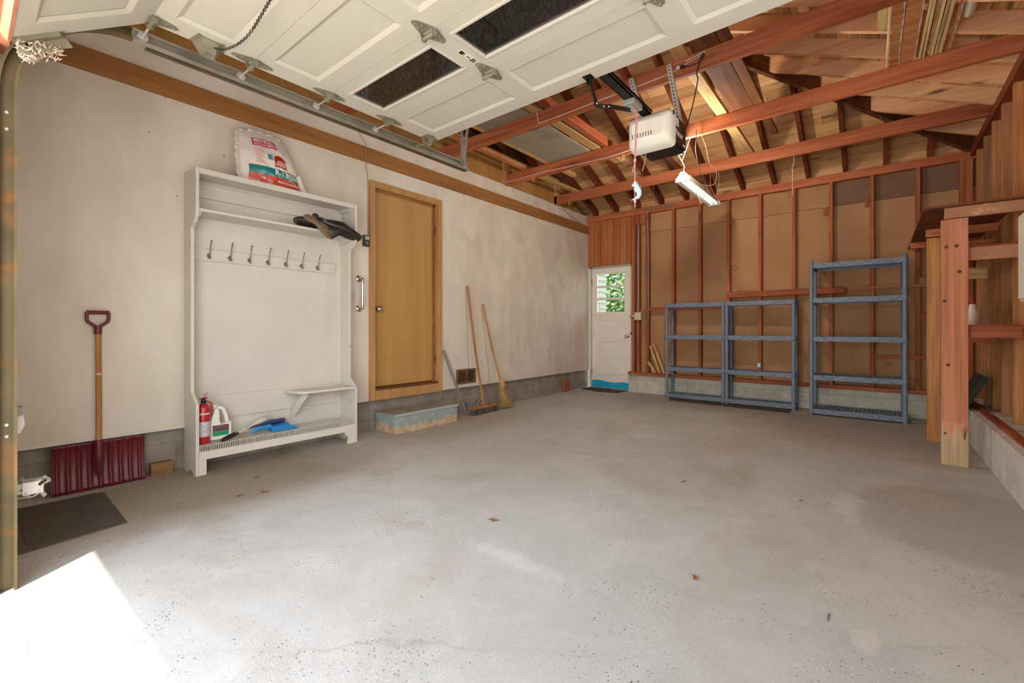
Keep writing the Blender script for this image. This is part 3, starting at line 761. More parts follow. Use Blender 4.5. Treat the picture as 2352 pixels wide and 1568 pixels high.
for (a, b, kind) in SEG:
    h = MB(); holes = PAN; ya, yb = a+0.066, b-0.104
    if kind == 'window': ya, yb = a+0.066, b-0.09
    T = 0.034
    if kind != 'window': h.box(X0, X1, a, b, DZ+0.012, DZ+T)
    h.box(X0, X1, a, ya, DZ, DZ+T); h.box(X0, X1, yb, b, DZ, DZ+T)
    xs = [X0]+[v for p in holes for v in p]+[X1]
    for i in range(0, len(xs), 2): h.box(xs[i], xs[i+1], ya, yb, DZ, DZ+T)
    if kind != 'window':   # sloped borders of the recessed panels and their flat raised fields
        for (p, q) in holes:
            w = 0.02
            o = [(p, ya), (q, ya), (q, yb), (p, yb)]; n_ = [(p+w, ya+w), (q-w, ya+w), (q-w, yb-w), (p+w, yb-w)]
            for i in range(4):
                j = (i+1) % 4
                h.add([(*o[i], DZ), (*o[j], DZ), (*n_[j], DZ+0.011), (*n_[i], DZ+0.011)], [(0, 1, 2, 3)])
    if kind == 'bottom': xf(h)
    so = h.build('door_section', 'gdoor', gd, bevel=0.0)
    if kind == 'window':
        for (p, q) in holes:
            f = MB(); w = 0.016
            f.box(p, q, ya, ya+w, DZ-0.006, DZ+0.02); f.box(p, q, yb-w, yb, DZ-0.006, DZ+0.02)
            f.box(p, p+w, ya+w, yb-w, DZ-0.006, DZ+0.02); f.box(q-w, q, ya+w, yb-w, DZ-0.006, DZ+0.02)
            f.build('window_frame', 'gdoor', so, bevel=0.004)
            B(p+w*0.6, q-w*0.6, ya+w*0.6, yb-w*0.6, DZ+0.006, DZ+0.009).build('window_pane', 'glass_dusty', so)
        st = B(-1.6, -1.573, 1.545, 1.66, DZ-0.0012, DZ).build('warning_sticker', 'letter_w', so)
        bl = MB()
        for k, (u0, u1, v0, v1) in enumerate(((0.02, 0.26, 0.06, 0.94), (0.30, 0.34, 0.05, 0.95), (0.44, 0.47, 0.05, 0.95), (0.60, 0.63, 0.05, 0.95), (0.68, 0.98, 0.06, 0.40), (0.72, 0.96, 0.52, 0.94), (0.50, 0.58, 0.3, 0.7))):
            bl.box(-1.6+0.027*v0, -1.6+0.027*v1, 1.545+0.115*u0, 1.545+0.115*u1, DZ-0.0016, DZ-0.0012)
        bl.build('sticker_print', 'black', so)
    if kind != 'bottom' :
        cy = a
        for cx in (-1.59, -0.70): hinge_mb(cx, cy-0.001).build('hinge', 'hinge', so)
        hinge_mb(X0+0.045, cy-0.001, 0.036).build('hinge', 'hinge', so)
        r = MB(); r.cyl((X0+0.03, cy, DZ-0.02), (X0-0.11, cy, DZ-0.02), 0.005, 8); r.cyl((X0-0.125, cy, DZ-0.02), (X0-0.105, cy, DZ-0.02), 0.021, 14)
        r.build('roller', 'steel', so)
    if a > 1.7:
        t = MB()
        t.prism([(X0, 2.06, DZ-0.004), (X0+0.075, 2.06, DZ-0.004), (X0+0.09, 2.11, DZ-0.004), (X0+0.05, 2.178, DZ-0.004), (X0, 2.178, DZ-0.004)], (0, 0, 0.003))
        t.prism([(X0+0.002, 2.07, DZ-0.004), (X0+0.002, 2.17, DZ-0.004), (X0+0.002, 2.15, DZ-0.045), (X0+0.002, 2.09, DZ-0.045)], (0.004, 0, 0))
        t.prism([(X0+0.05, 2.08, DZ-0.004), (X0+0.05, 2.14, DZ-0.004), (X0+0.05, 2.12, DZ-0.035), (X0+0.05, 2.10, DZ-0.035)], (0.003, 0, 0))
        t.cyl((X0+0.05, 2.12, DZ-0.025), (X0-0.11, 2.12, DZ-0.025), 0.006, 8); t.cyl((X0-0.125, 2.12, DZ-0.025), (X0-0.105, 2.12, DZ-0.025), 0.021, 14)
        t.build('top_bracket', 'hinge', so)
    if kind == 'bottom':
        t = MB()
        t.box(X0, X0+0.03, 0.035, 0.20, DZ-0.004, DZ); t.box(X0-0.004, X0, 0.035, 0.20, DZ-0.05, DZ+0.03)
        t.prism([(X0, 0.04, DZ-0.004), (X0+0.03, 0.05, DZ-0.004), (X0+0.03, 0.18, DZ-0.004), (X0, 0.20, DZ-0.004)], (0, 0, -0.012))
        t.cyl((X0, 0.07, DZ-0.02), (X0-0.1, 0.07, DZ-0.02), 0.006, 8); t.cyl((X0-0.12, 0.07, DZ-0.02), (X0-0.1, 0.07, DZ-0.02), 0.021, 14)
        xf(t).build('bottom_bracket', 'hinge', so)
        w = MB()   # tangle of pale nest fibres stuck on the bracket
        for k in range(190):
            p = Vector((X0-0.03+random.uniform(-0.05, 0.05), random.uniform(0.04, 0.16), DZ-0.03+random.uniform(-0.03, 0.02)))
            dd = Vector((random.uniform(-1, 1), random.uniform(-1, 1), random.uniform(-1, 0.6))).normalized()*random.uniform(0.005, 0.017)
            e2 = Vector((random.uniform(-1, 1), random.uniform(-1, 1), random.uniform(-1, 1)))*0.01
            w.tube([p-dd, p+e2, p+dd], [0.0016, 0.0036, 0.001], 4)
        xf(w).build('nest_fibre', 'webs', so)
        sp = MB(); sp.box(X0+0.004, X1-0.004, 0.018, 0.03, DZ-0.004, DZ+0.03); xf(sp).build('bottom_seal', 'orangejamb', so)
# extra bracket with the chain
cb = MB()
cx, cy = X0+0.035, 0.755
cb.prism([(cx-0.03, cy-0.075, DZ-0.004), (cx+0.055, cy-0.06, DZ-0.004), (cx+0.03, cy, DZ-0.004), (cx+0.055, cy+0.05, DZ-0.004), (cx-0.03, cy+0.07, DZ-0.004)], (0, 0, 0.003))
cb.hexa([(cx-0.03, cy-0.03, DZ-0.055), (cx+0.015, cy-0.02, DZ-0.05), (cx+0.015, cy+0.02, DZ-0.05), (cx-0.03, cy+0.03, DZ-0.055)], [(cx-0.034, cy-0.06, DZ-0.004), (cx+0.045, cy-0.04, DZ-0.004), (cx+0.045, cy+0.03, DZ-0.004), (cx-0.034, cy+0.06, DZ-0.004)])
cb.build('lock_bracket', 'hinge', [o for o in bpy.data.objects if o.name.startswith('door_section')][3])
ch = MB(); P = smoothpath([(cx+0.035, cy+0.005, DZ-0.03), (-2.36, 0.79, DZ-0.052), (-2.2, 0.815, DZ-0.05), (-1.95, 0.80, DZ-0.03), (-1.7, 0.77, DZ-0.02), (-1.5, 0.75, DZ-0.006)], 40)
acc = 0; k = 0
for i in range(1, len(P)):
    acc += (P[i]-P[i-1]).length
    if acc >= 0.0125:
        acc = 0; d = (P[i]-P[i-1]).normalized(); ax = Vector((0, 0, 1)).cross(d).normalized() if k % 2 else Vector((0, 0, 1)); ax = (ax-d*ax.dot(d)).normalized()
        ch.torus(P[i], 0.0058, 0.0017, ax, 10, 5, stretch=d); k += 1
tag(origin(ch.build('chain', 'chainmetal'), P[0]), 'thin dark link chain hanging from the garage door bracket at upper left', 'chain')

# track along the left of the door
tr = thing('door_track', (-2.62, 0.13, 0), 'rusty steel garage door track curving up from the left jamb', 'door track')
prof = [(-.027, -.014), (.027, -.014), (.027, .014), (.018, .014), (.018, .0115), (.0245, .0115), (.0245, -.0115), (-.0245, -.0115), (-.0245, .0115), (-.018, .0115), (-.018, .014), (-.027, .014)]
TZ = DZ-0.022; TX = X0-0.117
vert = [(TX, 0.118, 0.0), (TX, 0.118, 1.0), (TX, 0.118, 1.95)]
MB().sweep(prof, vert, (1, 0, 0)).build('vertical_rail', 'track', tr)
arc = [(TX, 0.118+0.38*(1-cos(t)), 1.95+(TZ-1.95)*sin(t)) for t in [pi/2*i/14 for i in range(15)]]
MB().sweep(prof, arc, (1, 0, 0)).build('curved_rail', 'track', tr)
MB().sweep(prof, [(TX, 0.498, TZ), (TX, 1.5, TZ), (TX, 2.66, TZ)], (1, 0, 0)).build('horizontal_rail', 'trackin', tr)
an = MB(); an.box(TX-0.045, TX-0.014, 0.55, 2.66, TZ-0.031, TZ-0.027); an.box(TX-0.018, TX-0.014, 0.55, 2.66, TZ-0.03, TZ+0.02); an.build('angle_iron', 'track', tr)
for z in (0.25, 1.05, 1.86): 
    jb = MB()
    jb.box(TX-0.06, TX-0.014, 0.088, 0.093, z, z+0.06); jb.box(TX-0.019, TX-0.014, 0.088, 0.14, z, z+0.06)
    jb.build('jamb_bracket', 'hinge', tr)
for z in (0.60, 0.645, 1.80, 1.865): MB().lathe([(0.008, 0), (0.008, 0.003), (0.004, 0.006)], (TX-0.0115, 0.118, z), (1, 0, 0), 10).build('bolt', 'steel', tr)
hs = MB()
hs.beam((TX, 2.60, TZ-0.01), (TX-0.02, 2.585, 2.955), 0.032, 0.003, up=(0, 1, 0)); hs.beam((TX, 2.60, TZ-0.02), (TX+0.10, 2.60, 2.955), 0.03, 0.003, up=(0, 1, 0))
hs.build('hanging_strap', 'conduit', tr)

# photo eye and foil wrapped latch bracket on the jamb
pe = thing('safety_sensor', (-2.76, 0.15, 0.62), 'small white safety sensor beside the rusty track', 'sensor')
B(-2.78, -2.74, 0.06, 0.168, 0.66, 0.70).build('sensor_body', 'greybox', pe, bevel=0.004)
MB().prism([(-2.785, 0.06, 0.58), (-2.785, 0.06, 0.665), (-2.785, 0.17, 0.665), (-2.785, 0.175, 0.62), (-2.785, 0.16, 0.585)], (0.02, 0, 0)).build('sensor_bracket', 'jug', pe)
pe2 = thing('foil_wrapped_bracket', (-2.75, 0.19, 0.30), 'crumpled silver foil covered bracket low on the door track', 'bracket')
fb = MB(); random.seed(3)
fb.box(-2.79, -2.72, 0.165, 0.225, 0.335, 0.385)
for k in range(22):
    c = Vector((random.uniform(-2.80, -2.715), random.uniform(0.16, 0.232), random.uniform(0.32, 0.395))); u = Vector((random.uniform(-1, 1), random.uniform(-1, 1), random.uniform(-1, 1))).normalized()*0.012; w = u.orthogonal().normalized()*random.uniform(0.005, 0.011)
    fb.hexa([c-u-w, c+u-w, c+u+w, c-u+w], [p+u.cross(w).normalized()*0.004 for p in (c-u-w, c+u-w, c+u+w, c-u+w)])
fb.box(-2.78, -2.73, 0.06, 0.17, 0.34, 0.38); fb.build('foil', 'steel', pe2)
MB().tube([(-2.80, 0.10, 0.31), (-2.76, 0.20, 0.315), (-2.72, 0.21, 0.335), (-2.715, 0.225, 0.37)], 0.003, 6).build('wire', 'cable_w', pe2)
MB().cyl((-2.73, 0.215, 0.37), (-2.715, 0.24, 0.385), 0.012, 10).build('lens', 'chrome', pe2)

# ------------------------------------------------------------------ ceiling beams and stored lumber
BEAMS = [(2.18, 'ceiling beam above the raised garage door glimpsed through its windows'),
         (3.485, 'redwood ceiling beam nearest the opener with a white wire stapled along it'),
         (4.645, 'redwood ceiling beam carrying the lit bare bulb'),
         (5.87, 'redwood ceiling beam farthest back above the blue shelves')]
for y, l in BEAMS:
    o = B(-4.02, 0.86, y, y+0.04, 2.951, 3.09).build('ceiling_beam', 'red_x', bevel=0.003)
    tag(origin(o, (-1.5, y, 2.951)), l, 'beam')
LT = 3.092
def lumber(name, x0, x1, y0, y1, z0, z1, mat, label, cat='lumber', group=None, skew=0.0, bev=0.002):
    mb = MB().hexa([(x0, y0, z0), (x1, y0, z0), (x1+skew, y1, z0), (x0+skew, y1, z0)], [(x0, y0, z1), (x1, y0, z1), (x1+skew, y1, z1), (x0+skew, y1, z1)])
    o = mb.build(name, mat, bevel=bev); tag(origin(o, ((x0+x1)/2, y0, z0)), label, cat, group); return o
lumber('plank', -1.20, -1.105, 2.7, 5.95, LT, LT+0.04, 'pale_y', 'pale fir plank on the beams left of the wide dark boards', skew=-0.02)
lumber('plank', -1.07, -0.885, 2.6, 4.98, LT, LT+0.03, 'dark_y', 'wide dark brown board lying on the beams')
lumber('plank', -0.875, -0.80, 2.6, 5.49, LT, LT+0.028, 'dark_y', 'narrow dark board beside the wide brown one, its end hanging past the bulb beam', skew=-0.012)
lumber('plank', -3.24, -3.18, 2.4, 5.3, LT, LT+0.045, 'pale_y', 'pale lumber rail on the beams left of the grey sheet')
lumber('grey_sheet', -3.17, -2.60, 2.2, 4.95, LT, LT+0.012, 'greysheet', 'grey sheet of board lying across the beams', 'board')
lumber('plank', -2.595, -2.50, 2.3, 5.2, LT, LT+0.04, 'pale_y', 'fir two by four on the beams right of the grey sheet', skew=0.05)
lumber('plank', -2.43, -2.37, 2.6, 5.0, LT, LT+0.09, 'red_y', 'reddish board on edge beside the fir two by four on the beams')
lumber('plank', -3.64, -3.57, 4.665, 6.15, LT, LT+0.04, 'pale_y', 'splintered pale lumber on the far beams next to the attic screen', skew=0.06)
lumber('plank', -3.60, -3.53, 2.3, 4.66, LT, LT+0.045, 'orange_x', 'fir lumber rail nearest the plywood attic screen')
lumber('plank', -2.02, -1.95, 4.4, 6.0, LT, LT+0.045, 'dark_y', 'dark lumber on the far beams above the pull cord', skew=-0.03)
# salvaged trim boards high on the right
def salvaged(x0, x1, y1, z0, z1, mat, label, skew=0.02, paint=False):
    t = thing('trim_board', ((x0+x1)/2, y1, z0), label, 'trim board', 'salvaged trim boards on the beams at upper right')
    MB().hexa([(x0+skew, 2.9, z0), (x1+skew, 2.9, z0), (x1, y1, z0), (x0, y1, z0)], [(x0+skew, 2.9, z1), (x1+skew, 2.9, z1), (x1, y1, z1), (x0, y1, z1)]).build('board', mat, t, bevel=0.002)
    if paint:
        p = MB(); n = 60; random.seed(int(x0*1000))
        w = [random.uniform(0.0015, 0.010) if random.random() < 0.7 else 0.001 for _ in range(n+1)]
        for i in range(n):
            f0, f1 = i/n, (i+1)/n
            q = lambda f, dxx: (x1+skew*(1-f)-dxx, 2.9+(y1-2.9)*f, z0-0.0012)
            a = [q(f0, w[i]), q(f1, w[i+1]), q(f1, -0.001), q(f0, -0.001)]
            p.hexa(a, [(v[0], v[1], v[2]+0.0018) for v in a])
        p.build('peeling_paint', 'white', t)
salvaged(0.055, 0.067, 4.73, LT, LT+0.10, 'bare_y', 'pale thin board on edge, leftmost of the trim boards', 0.018)
salvaged(0.072, 0.132, 4.73, LT, LT+0.02, 'orange_x', 'orange trim board with white paint edge, left of the wider one', 0.02, True)
salvaged(0.138, 0.225, 4.72, LT, LT+0.02, 'orange_x', 'widest orange trim board with peeling white edge', 0.02, True)
salvaged(0.245, 0.26, 4.71, LT, LT+0.05, 'bare_y', 'pale stick crossing next to the widest trim board', 0.035)
salvaged(0.268, 0.283, 4.71, LT, LT+0.04, 'bare_y', 'second pale stick right of the widest trim board', 0.02)
salvaged(0.287, 0.306, 4.71, LT, LT+0.03, 'orange_x', 'narrow orange strip with white paint between pale sticks', 0.025, True)
salvaged(0.31, 0.33, 4.72, LT, LT+0.05, 'bare_y', 'pale stick right of the narrow painted strip', 0.025)
salvaged(0.334, 0.352, 4.72, LT, LT+0.05, 'bare_y', 'pale stick second from the right of its bundle', 0.03)
salvaged(0.356, 0.376, 4.72, LT, LT+0.05, 'bare_y', 'rightmost pale stick of the bundle', 0.03)
salvaged(0.40, 0.418, 4.74, LT, LT+0.02, 'orange_x', 'single thin strip with white paint right of the bundle', 0.035, True)
lumber('pale_board', 0.005, 0.062, 2.9, 4.25, LT+0.105, LT+0.125, 'bare_y', 'short pale board resting left of the salvaged trim', 'board')
o = MB().lathe([(0.0, 0), (0.022, 0.004), (0.03, 0.02), (0.032, 0.06), (0.032, 1.0)], (0.475, 4.25, 3.12), (-0.02, -1, 0.02), 14).build('white_pipe', 'white'); tag(origin(o, (0.475, 4.25, 3.10)), 'white round pipe end at the top right among the rafters', 'pipe')

# ------------------------------------------------------------------ opener
op = thing('garage_door_opener', (-1.24, 3.2, 2.27), 'garage door opener with cream cover hanging from the beams', 'garage door opener')
# cream cover: lofted rounded shape
def rrect(x0, x1, z0, z1, y, r, n=5):
    out = []
    for cxx, czz, a0 in ((x1-r, z1-r, 0), (x0+r, z1-r, pi/2), (x0+r, z0+r, pi), (x1-r, z0+r, 3*pi/2)):
        for k in range(n+1):
            t = a0+pi/2*k/n; out.append((cxx+r*cos(t), y, czz+r*sin(t)))
    return out
rings = [rrect(-1.325, -1.105, 2.33, 2.445, 2.955, 0.03), rrect(-1.352, -1.078, 2.285, 2.475, 2.972, 0.04), rrect(-1.368, -1.062, 2.268, 2.50, 3.01, 0.04), rrect(-1.37, -1.06, 2.262, 2.515, 3.07, 0.03)]
cv = MB(); n = len(rings[0]); vs = [p for r_ in rings for p in r_]
cv.add(vs, [(i*n+k, i*n+(k+1) % n, (i+1)*n+(k+1) % n, (i+1)*n+k) for i in range(3) for k in range(n)], True)
cv.add(rings[0], [tuple(range(n))]); cv.add(rings[3], [tuple(range(n))])
lc = cv.build('lens_cover', 'opener_cap', op)
sl = MB()
for k in range(8):
    x = -1.33+0.019*k
    sl.beam((x+0.012, 2.9548, 2.337), (x+0.009, 2.9548, 2.366), 0.0045, 0.003, up=(0, 1, 0))
sl.build('vent_slot', 'black', lc)
B(-1.372, -1.098, 3.06, 3.40, 2.335, 2.53).build('case', 'opener_body', op, bevel=0.008)
B(-1.36, -1.11, 3.06, 3.39, 2.318, 2.336).build('base_tray', 'blackmetal', op, bevel=0.004)
MB().lathe([(0.013, 0), (0.017, 0.004), (0.0, 0.006)], (-1.0625, 3.03, 2.475), (1, 0, 0), 12).build('light_button', 'black', lc)
sd = B(-1.0985, -1.097, 3.14, 3.24, 2.455, 2.515).build('side_label', 'opener_cap', op)
vs, fs = text_mesh('LiftMaster', 0.062, 0.0015)
mbx = MB(); mbx.add([(-1.0962, 3.085+p[0]*0.93, 2.392+p[1]) for p in vs], fs)
mbx.build('brand_lettering', 'letter_w', op, fix=False)
B(-1.0985, -1.0965, 3.33, 3.38, 2.352, 2.366).build('small_label', 'letter_w', op)
ra = MB(); ra.box(-1.283, -1.223, -0.03, 3.06, 2.515, 2.522); ra.box(-1.258, -1.248, -0.03, 3.06, 2.522, 2.56); ra.box(-1.283, -1.279, -0.03, 3.06, 2.515, 2.53); ra.box(-1.227, -1.223, -0.03, 3.06, 2.515, 2.53)
ro_ = ra.build('rail', 'blackmetal', op)
cn = MB(); yy = 0.05
while yy < 3.05:
    for xx in (-1.276, -1.222): cn.box(xx-0.004, xx+0.004, yy, yy+0.009, 2.536, 2.547)
    yy += 0.0127
for xx in (-1.276, -1.222): cn.box(xx-0.0015, xx+0.0015, 0.05, 3.05, 2.539, 2.544)
cn.build('drive_chain', 'blackmetal', op)
tl = MB(); tl.box(-1.292, -1.214, 2.74, 2.88, 2.478, 2.515); tl.box(-1.27, -1.236, 2.76, 2.80, 2.44, 2.48); tly = tl.build('trolley', 'greybox', op, bevel=0.005)
MB().cyl((-1.285, 2.78, 2.455), (-1.22, 2.78, 2.455), 0.007, 10).build('pin', 'chrome', tly)
am = MB()
am.beam((-1.21, 2.16, 2.372), (-1.225, 2.262, 2.285), 0.006, 0.026, up=(0, 1, 0.4))
cur = smoothpath([(-1.226, 2.235, 2.315), (-1.232, 2.262, 2.288), (-1.236, 2.33, 2.30), (-1.245, 2.50, 2.365), (-1.25, 2.78, 2.452)], 8)
for i in range(len(cur)-1): am.beam(cur[i], cur[i+1]+(cur[i+1]-cur[i])*0.1, 0.006, 0.026)
arm = am.build('door_arm', 'blackmetal', op)
for p in ((-1.236, 2.36, 2.312), (-1.239, 2.43, 2.338), (-1.228, 2.262, 2.288)): MB().lathe([(0.007, 0), (0.007, 0.004), (0.003, 0.007)], (p[0]+0.004, p[1], p[2]), (1, 0, 0), 10).build('bolt', 'chrome', arm)
br = MB(); br.box(-1.235, -1.185, 2.12, 2.17, DZ-0.004, DZ-0.001); br.box(-1.22, -1.216, 2.14, 2.175, DZ-0.03, DZ-0.004); br.box(-1.204, -1.20, 2.14, 2.175, DZ-0.03, DZ-0.004); br.cyl((-1.225, 2.16, DZ-0.018), (-1.195, 2.16, DZ-0.018), 0.006, 8)
br.build('door_bracket', 'blackmetal', op)
def punched(p, q, name):
    p, q = Vector(p), Vector(q); d = (q-p); L = d.length; d.normalize()
    s_ = MB(); s_.beam(p, q, 0.034, 0.003, up=(0, 1, 0)); s_.beam(p+Vector((0.017, 0.015, 0)), q+Vector((0.017, 0.015, 0)), 0.003, 0.03, up=(0, 1, 0))
    s_.m = 1; k = 0.02
    while k < L-0.01:
        s_.lathe([(0.0055, 0), (0.0055, 0.0012)], p+d*k+Vector((0, -0.0024, 0)), (0, -1, 0), 8); k += 0.032
    s_.build(name, ['strapsteel', 'dark'], op)
punched((-1.25, 3.455, 3.06), (-1.135, 3.375, 2.51), 'hanger_strap')
punched((-1.56, 3.455, 3.06), (-1.385, 3.375, 2.50), 'hanger_strap')
# pull cord
pc = thing('pull_cord', (-1.215, 2.74, 2.44), 'pink release cord hanging from the opener trolley with a pale blue tag', 'cord')
MB().tube(smoothpath([(-1.225, 2.745, 2.455), (-1.20, 2.735, 2.36), (-1.203, 2.73, 2.10), (-1.203, 2.73, 1.83), (-1.200, 2.73, 1.80)], 5), 0.0035, 7).build('cord', 'pink', pc)
MB().tube(smoothpath([(-1.225, 2.745, 2.455), (-1.188, 2.73, 2.38), (-1.190, 2.725, 2.22), (-1.203, 2.73, 2.095), (-1.222, 2.735, 2.03)], 5), 0.0032, 7).build('cord', 'pink', pc)
for z in (2.10, 1.84): MB().lathe([(0.003, -0.016), (0.009, -0.008), (0.010, 0.004), (0.004, 0.014)], (-1.203, 2.73, z), (0, 0, 1), 8).build('knot', 'pink', pc)
tgp = [(-1.196, 1.965), (-1.212, 1.93), (-1.222, 1.925), (-1.206, 1.95), (-1.19, 1.925), (-1.176, 1.90), (-1.172, 1.872), (-1.185, 1.853), (-1.222, 1.842), (-1.205, 1.852), (-1.188, 1.866), (-1.190, 1.885), (-1.202, 1.92)]
tgp = [(-1.200, 1.966), (-1.224, 1.938), (-1.206, 1.930), (-1.206, 1.905), (-1.190, 1.888), (-1.186, 1.872), (-1.200, 1.858), (-1.232, 1.846), (-1.180, 1.850), (-1.164, 1.872), (-1.164, 1.900), (-1.180, 1.935)]
MB().prism([(x, 2.724, z) for x, z in tgp], (0.003, 0.012, 0)).build('tag', 'tagblue', pc)

# ------------------------------------------------------------------ lamps
lb = thing('bare_bulb', (-1.54, 4.62, 2.80), 'lit bare bulb in a white porcelain holder on the beam by the opener', 'light bulb')
B(-1.575, -1.505, 4.60, 4.645, 2.955, 3.06).build('junction_box', 'greybox', lb, bevel=0.003)
MB().lathe([(0.05, 0.045), (0.055, 0.03), (0.05, 0.022), (0.03, 0.018), (0.022, 0.0), (0.022, -0.012)], (-1.54, 4.61, 2.915), (0, 0, 1), 20).build('lamp_holder', 'porcelain', lb)
MB().lathe([(0.0, -0.115), (0.018, -0.11), (0.032, -0.09), (0.035, -0.07), (0.03, -0.05), (0.019, -0.03), (0.016, -0.005), (0.015, 0.005)], (-1.54, 4.61, 2.90), (0, 0, 1), 20).build('bulb', 'bulb', lb)

fx = thing('shop_light', (-1.62, 5.5, 2.61), 'white fluorescent shop light hanging lengthwise on cords', 'light fixture')
def shop_section(y): return [(-1.70, y, 2.61), (-1.695, y, 2.61), (-1.655, y, 2.648), (-1.59, y, 2.648), (-1.548, y, 2.61), (-1.543, y, 2.61), (-1.585, y, 2.665), (-1.595, y, 2.70), (-1.65, y, 2.70), (-1.66, y, 2.665)]
MB().prism(shop_section(4.92), (0, 1.2, 0)).build('reflector', 'white', fx)
for y in (4.90, 6.12): MB().prism([(-1.70, y, 2.605), (-1.543, y, 2.605), (-1.55, y, 2.64), (-1.585, y, 2.675), (-1.60, y, 2.71), (-1.645, y, 2.71), (-1.66, y, 2.675), (-1.695, y, 2.64)], (0, 0.02, 0)).build('end_cap', 'white', fx, bevel=0.004)
for x in (-1.648, -1.595): MB().cyl((x, 4.94, 2.628), (x, 6.10, 2.628), 0.0125, 12).build('tube', 'tube', fx)
MB().cyl((-1.664, 4.898, 2.675), (-1.664, 4.899, 2.60), 0.0015, 5).build('pull_chain', 'conduit', fx)
cd = MB()
cd.tube([(-1.612, 4.905, 2.71), (-1.60, 4.90, 2.76), (-1.61, 4.85, 2.80)], 0.004, 6); cd.tube([(-1.61, 4.85, 2.80), (-1.655, 4.66, 2.955)], 0.0035, 6); cd.tube([(-1.61, 4.85, 2.80), (-1.455, 4.66, 2.965)], 0.0035, 6)
cd.build('hanging_cord', 'pink', fx); cd = MB()
cd.tube([(-1.61, 6.125, 2.71), (-1.65, 6.06, 2.83), (-1.62, 5.93, 2.96)], 0.003, 6); cd.tube([(-1.61, 6.125, 2.71), (-1.55, 6.06, 2.83), (-1.52, 5.93, 2.96)], 0.003, 6)
cd.build('hanging_cord', 'pink', fx)
cp = MB(); cp.tube(smoothpath([(-1.395, 4.63, 3.0), (-1.40, 4.635, 2.9), (-1.42, 4.70, 2.80), (-1.42, 4.85, 2.62), (-1.42, 4.98, 2.53)], 6), 0.0035, 6); cp.tube([(-1.42, 4.98, 2.535), (-1.42, 4.985, 2.49)], [0.012, 0.009], 8)
cp.build('power_cord', 'cable_b', fx)
MB().tube(smoothpath([(-1.42, 4.985, 2.49), (-1.43, 5.0, 2.42), (-1.46, 5.05, 2.38), (-1.50, 5.1, 2.42), (-1.55, 5.1, 2.60)], 5), 0.003, 6).build('lamp_cord', 'cable_t', fx)
MB().tube(smoothpath([(-1.36, 4.65, 2.96), (-1.34, 4.75, 2.86), (-1.36, 4.95, 2.76), (-1.33, 5.1, 2.69), (-1.38, 5.2, 2.60), (-1.48, 5.1, 2.59), (-1.57, 4.97, 2.68)], 6), 0.002, 5).build('spare_wire', 'cable_t', fx)

# ------------------------------------------------------------------ wiring
def cable(name, pts, r, mat, label, cat='cable', n=6):
    p = smoothpath(pts, n); return tag(origin(MB().tube(p, r, 7).build(name, mat), p[0]), label, cat)
BY = 3.482
wc = MB()
wc.tube(smoothpath([(-2.52, BY-0.004, 3.085), (-2.505, BY-0.004, 3.0), (-2.49, BY-0.004, 2.972)], 3), 0.004, 6)
wc.tube(smoothpath([(-2.49, BY-0.004, 2.972), (-2.25, BY-0.004, 2.975), (-1.9, BY-0.005, 2.985), (-1.55, BY-0.004, 2.988), (-1.25, BY-0.006, 3.0), (-1.12, BY-0.004, 3.03), (-1.02, BY-0.004, 3.05), (-0.985, BY-0.006, 3.07), (-1.03, BY-0.01, 3.06), (-1.12, BY-0.03, 3.035)], 6), 0.004, 6)
tag(origin(wc.build('white_wire', 'cable_w'), (-2.49, BY, 2.972)), 'white wire stapled along the beam nearest the opener', 'wire')
oc = thing('opener_power_cord', (-1.05, 3.46, 3.05), 'black opener power cord looping up to a plug at the beam', 'cord')
MB().tube(smoothpath([(-1.095, 3.36, 2.47), (-1.075, 3.39, 2.56), (-1.05, 3.42, 2.70), (-1.03, 3.45, 2.86), (-1.04, 3.46, 2.92), (-1.025, 3.46, 2.98), (-1.0, 3.465, 3.05), (-0.99, 3.465, 3.04), (-1.02, 3.44, 2.985), (-1.08, 3.42, 2.97), (-1.12, 3.43, 2.985)], 7), 0.004, 7).build('cord', 'cable_b', oc)
MB().lathe([(0.008, -0.02), (0.013, -0.008), (0.013, 0.012), (0.006, 0.02)], (-1.135, 3.435, 2.99), (-1, 0, 0.3), 10).build('plug', 'black', oc)
MB().lathe([(0.012, -0.012), (0.012, 0.014)], (-1.165, 3.44, 3.0), (-1, 0, 0.3), 10).build('socket', 'cable_w', oc)
cable('white_wire', [(-3.95, 4.62, 2.985), (-3.70, 4.636, 2.99), (-3.3, 4.638, 2.995), (-2.9, 4.638, 2.978), (-2.4, 4.637, 2.965), (-2.0, 4.637, 2.985), (-1.7, 4.638, 3.0), (-1.575, 4.625, 3.01)], 0.005, 'cable_w', 'white wire running along the bulb beam from the left wall', 'wire')
cable('tan_cable', [(-3.88, 5.95, 2.99), (-3.86, 6.2, 2.88), (-3.875, 6.6, 2.80), (-3.84, 6.88, 2.775), (-3.74, 6.895, 2.84), (-3.55, 6.89, 2.915), (-3.3, 6.855, 2.935), (-3.0, 6.855, 2.93), (-2.84, 6.85, 2.935)], 0.005, 'cable_t', 'tan cable sagging across the corner above the white back door', 'cable')
cable('grey_cable', [(-2.79, 6.845, 1.24), (-2.795, 6.85, 1.8), (-2.80, 6.85, 2.4), (-2.81, 6.845, 2.85), (-2.74, 6.84, 2.90), (-2.6, 6.845, 2.895), (-2.45, 6.845, 2.90), (-2.34, 6.85, 2.94)], 0.008, 'conduit', 'grey cable bending down the stud beside the door header panel', 'cable')
cable('conduit_pipe', [(-2.965, 6.86, 2.66), (-2.965, 6.86, 2.0), (-2.96, 6.86, 1.6), (-2.965, 6.86, 1.29)], 0.012, 'conduit', 'straight grey conduit dropping to the switch box by the back door', 'conduit', 3)
sb = thing('switch_box', (-2.95, 6.85, 1.22), 'ivory surface switch box right of the white back door', 'switch box')
